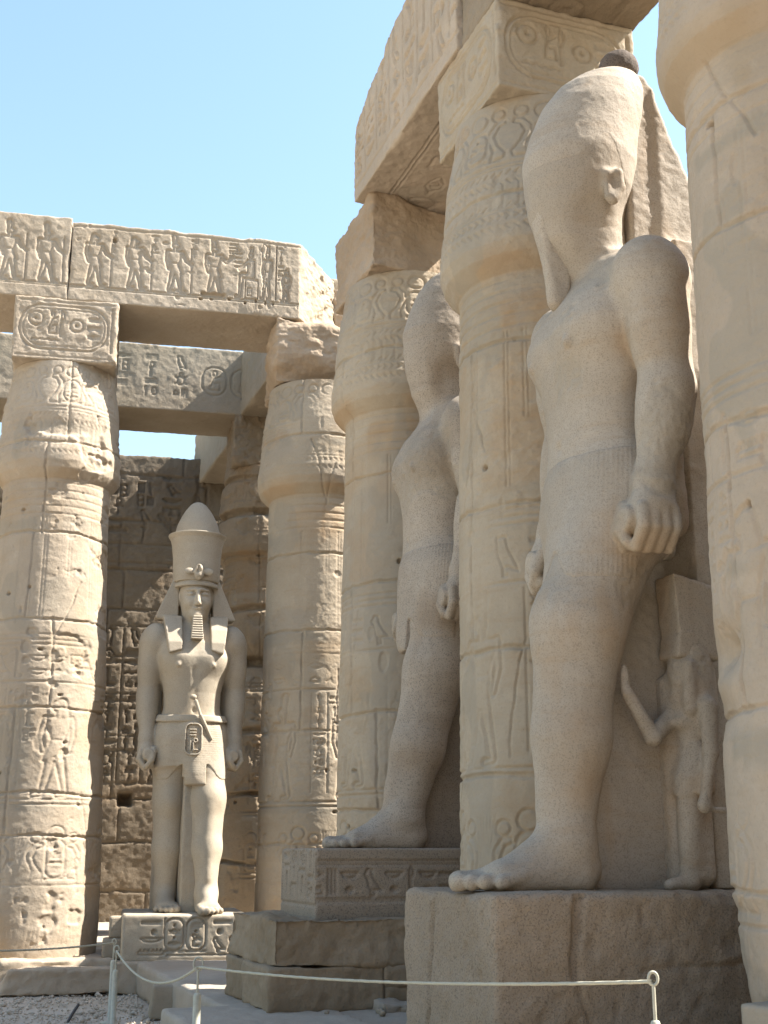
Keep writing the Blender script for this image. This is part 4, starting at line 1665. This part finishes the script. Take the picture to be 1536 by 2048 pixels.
    if opts.get('beard') == 'ribbed':
        def beard(P):
            t = np.clip((4.10 - P[2]) / .34, 0, 1)
            w = .070 + .028 * t
            cx = .335 + .055 * t
            rib = .006 * np.sin(P[2] * 2 * math.pi / .036)
            d = np.maximum(np.abs(P[1]) - w, np.abs(P[0] - cx) - (.075 + rib))
            return smax(d, np.abs(P[2] - 3.93) - .18, .015)
        carve_mesh('false_beard', beard, (.1, -.2, 3.68), (.6, .2, 4.2), .0085, mat, root, sc, 6, .0005, .002)
    if opts.get('nemes'):
        SLIM = 1.0

        def nemes(P):
            z = P[2]
            ay = np.abs(P[1])
            cap = sE(P, (-.03, 0, 4.52), (.345, .315, .37))
            cap = smax(cap, 4.56 - z - .5 * np.clip(.05 - P[0], 0, .3), .02)
            # wings flare down to the shoulders
            w = np.interp(z, [4.02, 4.10, 4.70, 4.84], [.50, .585, .33, .27])
            wing = np.maximum(ay - w, np.abs(P[0] + .02 + .10 * (z - 4.4)) - .10)
            wing = smax(wing, .25 - ay, .02)
            wing = smax(wing, np.maximum(z - 4.80, 4.07 - z), .04)
            # lappets on the chest
            cx = np.interp(z, [3.5, 3.7, 3.9, 4.1], [.37, .345, .25, .10])
            wo = np.interp(z, [3.52, 4.1], [.385, .47])
            lap = np.maximum(np.abs(P[0] - cx) - .085, np.maximum(ay - wo, .205 - ay))
            lap = smax(lap, np.maximum(z - 4.12, 3.56 - .3 * (ay - .3) - z), .02)
            back = sC(P, (-.20, 0, 4.4), (-.28, 0, 3.9), .26, .25)
            d = smin(cap, wing, .03)
            d = smin(d, lap, .02)
            return smin(d, back, .05)
        carve_mesh('nemes_headcloth', nemes, (-.65, -.7, 3.4), (.55, .7, 5.0), .0105, mat, root, sc, 7, .001, .003)
        carve_mesh('brow_band', lambda P: smax(sE(P, (-.03, 0, 4.52), (.368, .335, .385)), np.abs(P[2] - 4.60) - .040, .012) if False else
                   smax(smax(sE(P, (-.03, 0, 4.52), (.368, .335, .385)), np.abs(P[2] - 4.585) - .032, .012), .02 - P[0], .01),
                   (-.1, -.45, 4.5), (.5, .45, 4.75), .0095, mat, root, sc, 8, .0005, .001)

        def red_crown(P):
            z = P[2]
            r = np.interp(z, [4.66, 4.75, 5.0, 5.2, 5.30, 5.345, 5.37], [.335, .345, .352, .372, .395, .425, .435])
            q = np.hypot(P[0] + .03 + .06 * (z - 4.7), P[1])
            d = smax(q - r, np.maximum(4.64 - z, z - 5.375), .012)
            return d * .9
        rc = carve_mesh('red_crown', red_crown, (-.6, -.55, 4.55), (.5, .55, 5.45), .0115, mat, root, sc, 11, .001, .003)
        carve_mesh('white_crown', lambda P: smax((np.hypot(P[0] + .06 + .10 * (P[2] - 5.3), P[1]) - np.interp(P[2], [5.2, 5.30, 5.42, 5.55, 5.68, 5.79, 5.87, 5.915, 5.935], [.35, .35, .335, .30, .245, .18, .115, .06, 0.0])) * .8, np.maximum(5.30 - P[2], P[2] - 5.925), .05), (-.5, -.45, 5.25), (.4, .45, 6.0), .0125, mat, root, sc, 12, .001, .004)

        def uraeus(P):
            d = sE(P, (.355, 0, 4.74), (.035, .075, .11))
            d = smin(d, sC(P, (.34, 0, 4.83), (.385, 0, 4.80), .035, .04), .03)
            for s in (1, -1):
                d = smin(d, sE(P, (.33, s * .14, 4.755), (.03, .075, .055)), .02)
            d = smax(d, -sB(P, (.40, -.012, 4.74), (.035, .018, .10)), .01)
            return smin(d, sC(P, (.33, 0, 4.66), (.345, 0, 4.70), .03, .05), .03)
        carve_mesh('uraeus', uraeus, (.2, -.3, 4.55), (.5, .3, 4.95), .0085, mat, root, sc, 13, .003, .008)
        # dagger in the belt, carved name oval on the apron
        carve_mesh('dagger', lambda P: np.minimum(sC(P, (.43, .02, 2.86), (.455, .09, 2.66), .028, .022),
                                                  np.minimum(sC(P, (.455, .09, 2.66), (.42, .26, 2.34), .030, .018), sE(P, (.42, -.02, 2.92), (.03, .05, .04)))),
                   (.3, -.15, 2.2), (.6, .4, 3.05), .0095, mat, root, sc, 14, .001, .002)

        def oval(P):
            b = smin(body_legs(P), sStack(P, TORSO), .16)
            b = smin(b, sC(P, (.30, .02, 2.45), (.34, .03, 1.80), .10, .13), .20)
            y, z = P[1] - .0, P[2] - 2.33
            q = np.hypot(np.maximum(np.abs(y) - .03, 0), np.maximum(np.abs(z) - .13, 0))
            ringd = np.abs(q - .085) - .010
            ins = np.full_like(y, 9.0)
            for zz in (.13, .09, .05):
                ins = np.minimum(ins, np.maximum(np.abs(y + .01) - .05, np.abs(z - zz) - .010))
            ins = np.minimum(ins, np.abs(np.hypot(y - .03, z + .02) - .025) - .008)
            ins = np.minimum(ins, np.maximum(np.abs(y + .04) - .009, np.abs(z + .09) - .07))
            ins = np.minimum(ins, np.maximum(np.abs(y) - .009, np.abs(z + .11) - .06))
            ins = np.minimum(ins, np.maximum(np.abs(y - .035) - .03, np.abs(z + .15) - .010))
            return np.maximum(np.maximum(b - .040, -(b - .010)), np.minimum(ringd, ins)) + np.where(P[0] < .1, 1, 0)
        carve_mesh('name_oval', oval, (.2, -.16, 2.05), (.7, .16, 2.6), .0072, mat, root, sc, 15, .0005, .001)
    if opts.get('queen'):
        qx, qy = -.27, .36

        def queen(P):
            Q = [P[0] - qx, P[1] - qy, P[2]]
            d = sC(Q, (.06, .045, .62), (.10, .04, .06), .085, .05)
            d = smin(d, sC(Q, (.0, -.05, .62), (-.02, -.06, .06), .085, .05), .04)
            d = smin(d, sB(Q, (.0, .0, .40), (.085, .085, .38), .07), .06)
            d = smin(d, sC(Q, (.09, .04, .045), (.24, .05, .03), .05, .035), .03)
            d = smin(d, sStack(Q, [(.55, .02, .12, .15), (.70, .01, .115, .155), (.85, .01, .085, .11), (.98, .02, .10, .14), (1.06, .0, .08, .17), (1.12, .0, .05, .1)]), .05)
            d = smin(d, sE(Q, (.10, .06, .97), (.05, .05, .05)), .03)
            # near arm hangs and holds a small sistrum
            d = smin(d, sC(Q, (-.02, .17, 1.05), (-.01, .185, .78), .055, .046), .03)
            d = smin(d, sC(Q, (-.01, .185, .78), (.04, .18, .53), .046, .036), .02)
            d = smin(d, sE(Q, (.05, .18, .48), (.05, .04, .055)), .02)
            d = smin(d, sC(Q, (.07, .18, .455), (-.10, .20, .445), .018), .01)
            # far arm reaches to touch the king's calf
            d = smin(d, sC(Q, (.05, -.05, 1.05), (.28, .02, .87), .06, .052), .03)
            d = smin(d, sC(Q, (.28, .02, .87), (.44, .03, 1.12), .052, .040), .02)
            d = smin(d, sE(Q, (.455, .03, 1.20), (.03, .025, .10)), .02)
            # head with long wig
            d = smin(d, sE(Q, (.04, .03, 1.26), (.10, .09, .12)), .02)
            d = smin(d, sC(Q, (-.02, .0, 1.36), (-.02, .0, 1.08), .145, .155), .04)
            d = smin(d, sC(Q, (.06, .11, 1.30), (.07, .12, 1.04), .05, .045), .02)
            return smin(d, sB(Q, (.0, -.14, .62), (.15, .10, .64), .06), .05)
        qo = carve_mesh('queen_figure', queen, (-.75, .0, -.02), (.4, .75, 1.6), .0105, mat, root, sc, 21, .004, .006)

        def plume(P):
            Q = [P[0] - qx, P[1] - qy, P[2]]
            w = np.interp(Q[2], [1.36, 1.50, 1.85], [.15, .125, .150])
            d = np.maximum(np.abs(Q[0] + .02) - w, np.abs(Q[1] - .0) - .115)
            d = smax(d, -sC(P, (qx + .0, qy + .13, 1.5), (qx + .01, qy + .13, 1.9), .012), .02)
            return smax(d, np.maximum(1.34 - Q[2], Q[2] - 1.84 - .25 * Q[0]), .03)
        pl = carve_mesh('plumed_headdress', plume, (-.75, .0, 1.3), (.2, .65, 2.0), .0125, mat, qo, sc, 22, .005, .012)
    return root


F3 = nR
M3 = (A_ + B_) / 2
M2 = (B_ + C_) / 2
st3 = make_statue('standing_colossus', 'largest standing figure in the right foreground with a smooth bulbous crown and battered face', M3 + nR * .44, F3, 1.283, 1.03,
                  dict(mat=GRAN_TAN, kilt=KILT_TAN, vox=.0155, face=0, crown='white', worn=True, hx=.0, knee=(.42, .56), slim=.95, knob=True, beard='worn', seed=31, pillar_top=5.68, kth=.005, pw=.24, broken=True,
                       queen=True, rough=.0035, coarse=.007, group='standing royal figures'))
st2 = make_statue('standing_colossus', 'middle standing figure half hidden by a column, grey speckled leg forward', M2 + nR * .25, nR, 1.52, 1.0,
                  dict(mat=GRAN_ROSE, kilt=KILT_ROSE, vox=.017, face=0, crown='white', worn=True, hx=-.14, knee=(.20, .52), slim=.93, seed=47, pillar_top=5.2, kth=.005, pmat=GRAN_DARK, rough=.004,
                       group='standing royal figures'))
f1 = nL + dL * .05
f1 = f1 / np.linalg.norm(f1)
S1 = (L1 + D_) / 2 + dL * .10 + nL * .26
st1 = make_statue('standing_colossus', 'small distant pharaoh with double crown, headcloth and ribbed beard facing the court', S1, f1, .815, .86,
                  dict(mat=GRAN_GREY, kilt=KILT_GREY, vox=.0135, face=1, knee=(.25, .46), slim=.91, kth=.009, nemes=True, beard='ribbed', seed=59, pillar_top=4.3, pmat=GRAN_GREY, rough=.0015, coarse=.004,
                       group='standing royal figures'))

# ------------------------------------------------------------------ pedestals
# pedestal under the largest figure
P3W = 1.35
rnd = random.Random(91)
cvK = Canvas(-1.5, 1.5, 0, 1.4, .012)
cvK2 = Canvas(-.7, .7, 0, 1.4, .012)
for c_, pts in ((cvK, ((-.95, 1.38, -1.02, .95, .03), (-1.02, .95, -.9, .55, .012), (-.6, .95, .1, 1.0, .014), (.1, 1.0, .7, .86, .014), (.55, .35, .75, .02, .02), (-.3, .6, .1, .62, .010), (.9, 1.2, 1.3, 1.1, .012))),
                (cvK2, ((-.15, 1.38, -.28, .7, .02), (-.28, .7, -.5, .35, .022), (.3, 1.2, .36, .8, .012), (-.5, .5, -.35, .1, .014)))):
    for a, b, c, d, w in pts:
        wob_line(c_, rnd, (a, b), (c, d), w, w * 1.5, .02)
for c_, n_ in ((cvK, 30), (cvK2, 14)):
    for k in range(n_):
        c_.disc((rnd.uniform(-1.3, 1.3) * (1 if c_ is cvK else .45), rnd.uniform(.1, 1.3)), rnd.uniform(.02, .09), rnd.uniform(.02, .07), rnd.uniform(.006, .018))
blk('stone_plinth', 'large rough rounded granite plinth in the right foreground', 'plinth', (P3W, 3.0, 1.385), M3 + nR * .18, -.1, YR, GRAN_ROUGH, .016, 301,
    'pedestals of the statues', chip=.15, rough=.012, r0=.04, coarse=.016, rscale=2.2, carve={'right': cvK, 'front': cvK2})
# pedestal under the middle figure
rnd = random.Random(61)
cvP = Canvas(-1.6, 1.6, 0, .60, .0095)
for z in (.46, .435, .17, .145):
    cvP.seg((-1.5, z), (1.5, z), .010, .014)
glyph_row(cvP, rnd, -1.45, 1.5, .185, .23, .011, .018)
cvPf = Canvas(-.6, .6, 0, .60, .0095)
for u in (-.46, -.22, .02, .26, .48):
    cvPf.seg((u, .1), (u, .55), .010, .016)
    glyph_column(cvPf, rnd, u + .04, .2, .54, .16, .010, .02)
cvPf.seg((-.55, .12), (.55, .12), .010, .014)
pc2 = M2 + nR * .24
blk('stone_pedestal', 'dark inscribed pedestal under the middle standing figure', 'pedestal', (1.06, 2.75, .56), pc2, .975, YR, GRAN_DARK, .0105, 302,
    'pedestals of the statues', carve={'right': cvP, 'front': cvPf}, chip=.02, rough=.003)
# its masonry plinth
pm = M2 + nR * .45
blk('stone_block', 'long weathered top block of the masonry under the inscribed pedestal', 'block', (1.50, 3.1, .36), pm, .655, YR, SAND_BROWN, .017, 303,
    'masonry blocks under the middle figure', chip=.09, rough=.02, coarse=.04)
xh, yh = xdir, -nR
for k, (cx, cy, w, l, z, h, t) in enumerate((
        (.34, -1.13, .84, .92, .33, .325, 'rounded corner block of the masonry nearest the court'),
        (.34, -.22, .84, .88, .49, .165, 'flat upper block in the middle of the lower masonry course'),
        (.34, -.20, .82, .90, .33, .158, 'flat lower block in the middle of the lower masonry course'),
        (.34, .92, .84, 1.30, .33, .325, 'inner block of the lower masonry course beside the large plinth'),
        (-.42, -.95, .66, 1.25, .33, .325, 'far corner block of the lower masonry course'))):
    p = pm + xh * cx + yh * cy
    blk('stone_block', t, 'block', (w, l, h), p, z, YR, SAND_BROWN, .02, 310 + k, 'masonry blocks under the middle figure', chip=.05, rough=.018, coarse=.03)
blk('stone_ledge', 'thin ledge of rubble along the foot of the masonry blocks', 'ledge', (.5, 2.6, .12), pm + xh * .75 + yh * .55, .28, YR, DUST, .03, 320, None, chip=.12, rough=.04, coarse=.05)
# platform of the right row
pf = make_block('platform', (15, 3.4, .335), tuple((B_ + C_) / 2 + nR * .55 - dR * 1.2) + (0,), YR, DUST, .05, 330, chip=.03, rough=.012)
pf['kind'] = 'structure'
# pedestal of the small pharaoh
cvQ = Canvas(-.75, .75, 0, .52, .0085)
rnd = random.Random(71)
for u, nm in ((-.13, ['disc', 'beetle', 'disc', 'mouth']), (.11, ['bars', 'disc', 'owl', 'leg'])):
    cartouche_v(cvQ, rnd, u, .12, .46, .105, .010, .022, nm)
cvQ.box(-.50, -.28, .40, .435, .02)
cvQ.disc((-.36, .315), .035, .035, .03)
glyph(cvQ, 'basket', -.50, .19, .24, .10, .010, .02)
glyph(cvQ, 'comb', -.52, .06, .28, .10, .010, .02)
cvQ.seg((-.24, .30), (-.24, .46), .012, .02)
cvQ.box(.30, .50, .40, .435, .02)
cvQ.disc((.37, .315), .035, .035, .035)
glyph(cvQ, 'bird', .27, .10, .16, .16, .010, .02)
glyph(cvQ, 'man', .44, .10, .14, .16, .010, .02)
cvQ.seg((-.2, .075), (.55, .075), .010, .02)
blk('stone_pedestal', 'small pale pedestal with carved ovals under the small pharaoh', 'pedestal', (1.42, 1.75, .50), S1 + nL * .02, .325, yawL, GRAN_GREY, .0105, 331,
    'pedestals of the statues', carve={'front': cvQ}, chip=.035, rough=.004, r0=.03)

# ------------------------------------------------------------------ small stones
blk('stone_block', 'small grey block standing on another beside the left column', 'block', (.24, .2, .24), L1 + dL * 1.08 + nL * .72, .56, yawL, SAND_GREY, .03, 341, 'small grey blocks', chip=.02, rough=.006)
blk('stone_block', 'wider grey block lying under the small upright one by the left column', 'block', (.40, .32, .22), L1 + dL * 1.10 + nL * .72, .34, yawL, SAND_GREY, .03, 342, 'small grey blocks', chip=.02, rough=.006)


def taper(P):
    P = P.copy()
    k = 1 - .5 * P[:, 2]
    P[:, 0] *= k
    P[:, 1] *= k
    return P


blk('stone_block', 'grey tapering block on the ground behind the middle rope post', 'block', (.40, .3, .30), (-2.02, 12.6), .0, yawL, SAND_GREY, .03, 343, 'small grey blocks', chip=.02, rough=.006, warp=taper)
blk('stone_brick', 'upper of two pale bricks stacked at the foot of the right edge column', 'brick', (.20, .26, .235), (1.885, 6.45), .56, YR + .25, SAND_WARM, .02, 351, 'pale bricks', chip=.02, rough=.004)
blk('stone_brick', 'lower of two pale bricks stacked at the foot of the right edge column', 'brick', (.22, .32, .235), (1.90, 6.44), .325, YR + .18, SAND_WARM, .02, 352, 'pale bricks', chip=.02, rough=.004)
fr = blk('paving_block', 'broad low dusty stone step in the foreground below the masonry', 'step', (2.4, 1.25, .36), (-.75, 9.45), -.02, YR, DUST, .03, 361, None, chip=.06, rough=.015)
rnd = random.Random(81)
for k in range(9):
    p = pm + xh * rnd.uniform(.85, 1.15) + yh * rnd.uniform(-1.5, .9)
    r = rock('pebble', rnd.uniform(.018, .04), (p[0], p[1], .352), SAND_GREY, k + 3)
    tag(r, 'loose pebble on the dusty platform at the foot of the masonry', 'pebble', 'pebbles by the masonry')


# ------------------------------------------------------------------ rope barrier
def lathe(name, prof, mat, parent, n=20):
    a = np.linspace(0, 2 * math.pi, n, endpoint=False)
    pr = np.array(prof)
    V = np.stack([np.outer(np.cos(a), pr[:, 0]), np.outer(np.sin(a), pr[:, 0]), np.tile(pr[:, 1], (n, 1))], -1).reshape(-1, 3)
    return mesh_np(name, V, grid_quads(n, len(pr), True), mat, parent)


def tube(name, pts, r, mat, parent=None, n=10, twist=0.0, closed=False):
    pts = np.array(pts, float)
    m = len(pts)
    T = np.gradient(pts, axis=0)
    if closed:
        T = np.roll(pts, -1, 0) - np.roll(pts, 1, 0)
    T /= np.linalg.norm(T, axis=1, keepdims=True)
    up = np.array([0, 0, 1.0]) if abs(T[:, 2]).max() < .9 else np.array([.3, .9, .1])
    U = np.cross(T, up)
    U /= np.linalg.norm(U, axis=1, keepdims=True)
    W = np.cross(U, T)
    V = []
    for k in range(n):
        a = 2 * math.pi * k / n
        rr = r * (1 + .16 * np.sin(2 * a * 1.5 + twist * np.arange(m)))[:, None] if twist else r
        V.append(pts + rr * (math.cos(a) * U + math.sin(a) * W))
    V = np.stack(V, 0).reshape(-1, 3)
    Q = grid_quads(n, m, True)
    if closed:
        k = np.arange(n)
        k2 = (k + 1) % n
        Q = np.concatenate([Q, np.stack([k * m + m - 1, k2 * m + m - 1, k2 * m, k * m], 1)])
    return mesh_np(name, V, Q, mat, parent)


def make_post(x, y, zbase, top, label, r=.026, rr=.034):
    root = thing('rope_post', label, 'post', (x, y, zbase), 0, 'rope barrier posts')
    h = top - zbase
    hp = h - .20
    lathe('pole', [(0, 0), (.09, 0), (.09, .012), (r, .02), (r, hp - .02), (r * .8, hp - .004), (r * .5, hp), (0, hp)], CREAM, root)
    lathe('rod', [(.0075, hp - .01), (.0075, hp + .135)], CREAM, root, 10)
    c = hp + .135 + rr * 1.35
    a = np.linspace(0, 2 * math.pi, 28, endpoint=False)
    tube('ring', np.stack([np.cos(a) * rr, 0 * a, c + np.sin(a) * rr * 1.35], 1), .0065, CREAM, root, 10, closed=True)
    return (x, y, zbase + c - rr * .6)


def px_at(px, py, Y):
    d = np.array([px - 768, FPX * math.cos(PITCH) - (1024 - py) * math.sin(PITCH), FPX * math.sin(PITCH) + (1024 - py) * math.cos(PITCH)])
    p = d / d[1] * Y
    return p[0], Y, EYE + p[2]


q1 = px_at(1305, 1937, 5.5)
q2 = px_at(397, 1920, 8.6)
q3 = px_at(234, 1890, 11.4)
q4 = px_at(229, 1874, 12.2)
r1 = make_post(q1[0], q1[1], .0, q1[2], 'nearest cream rope post in front of the large plinth', .022, .019)
r2 = make_post(q2[0], q2[1], .0, q2[2], 'cream rope post in front of the small inscribed pedestal', .025, .030)
r3 = make_post(q3[0], q3[1], .0, q3[2], 'nearer of the two cream rope posts standing close together', .024, .022)
r4 = make_post(q4[0], q4[1], .0, q4[2], 'farther of the two cream rope posts standing close together', .024, .018)


def rope(a, b, sag, label, r=.0085):
    n = 160
    t = np.linspace(0, 1, n)
    P = np.outer(1 - t, a) + np.outer(t, b)
    P[:, 2] -= sag * 4 * t * (1 - t)
    o = tube('rope', P, r, ROPE, None, 10, twist=1.3)
    return tag(o, label, 'rope', 'barrier ropes')


rope(r2, r1, .045, 'longest rope strung across the front of the plinths', .0075)
rope(r3, r2, .17, 'sagging rope between the paired posts and the middle post', .0085)
e = px_at(-60, 1902, 11.0)
rope(e, r4, .02, 'taut rope running from the paired posts out past the left edge', .008)
sk = px_at(145, 2014, 12.3)
tb = tube('iron_spike', [(sk[0] - .045, sk[1], -.02), (sk[0] + .0, sk[1] + .02, .07), (sk[0] + .05, sk[1] + .03, .15)], .014, STEEL)
tag(tb, 'short dark iron spike leaning out of the gravel', 'spike')
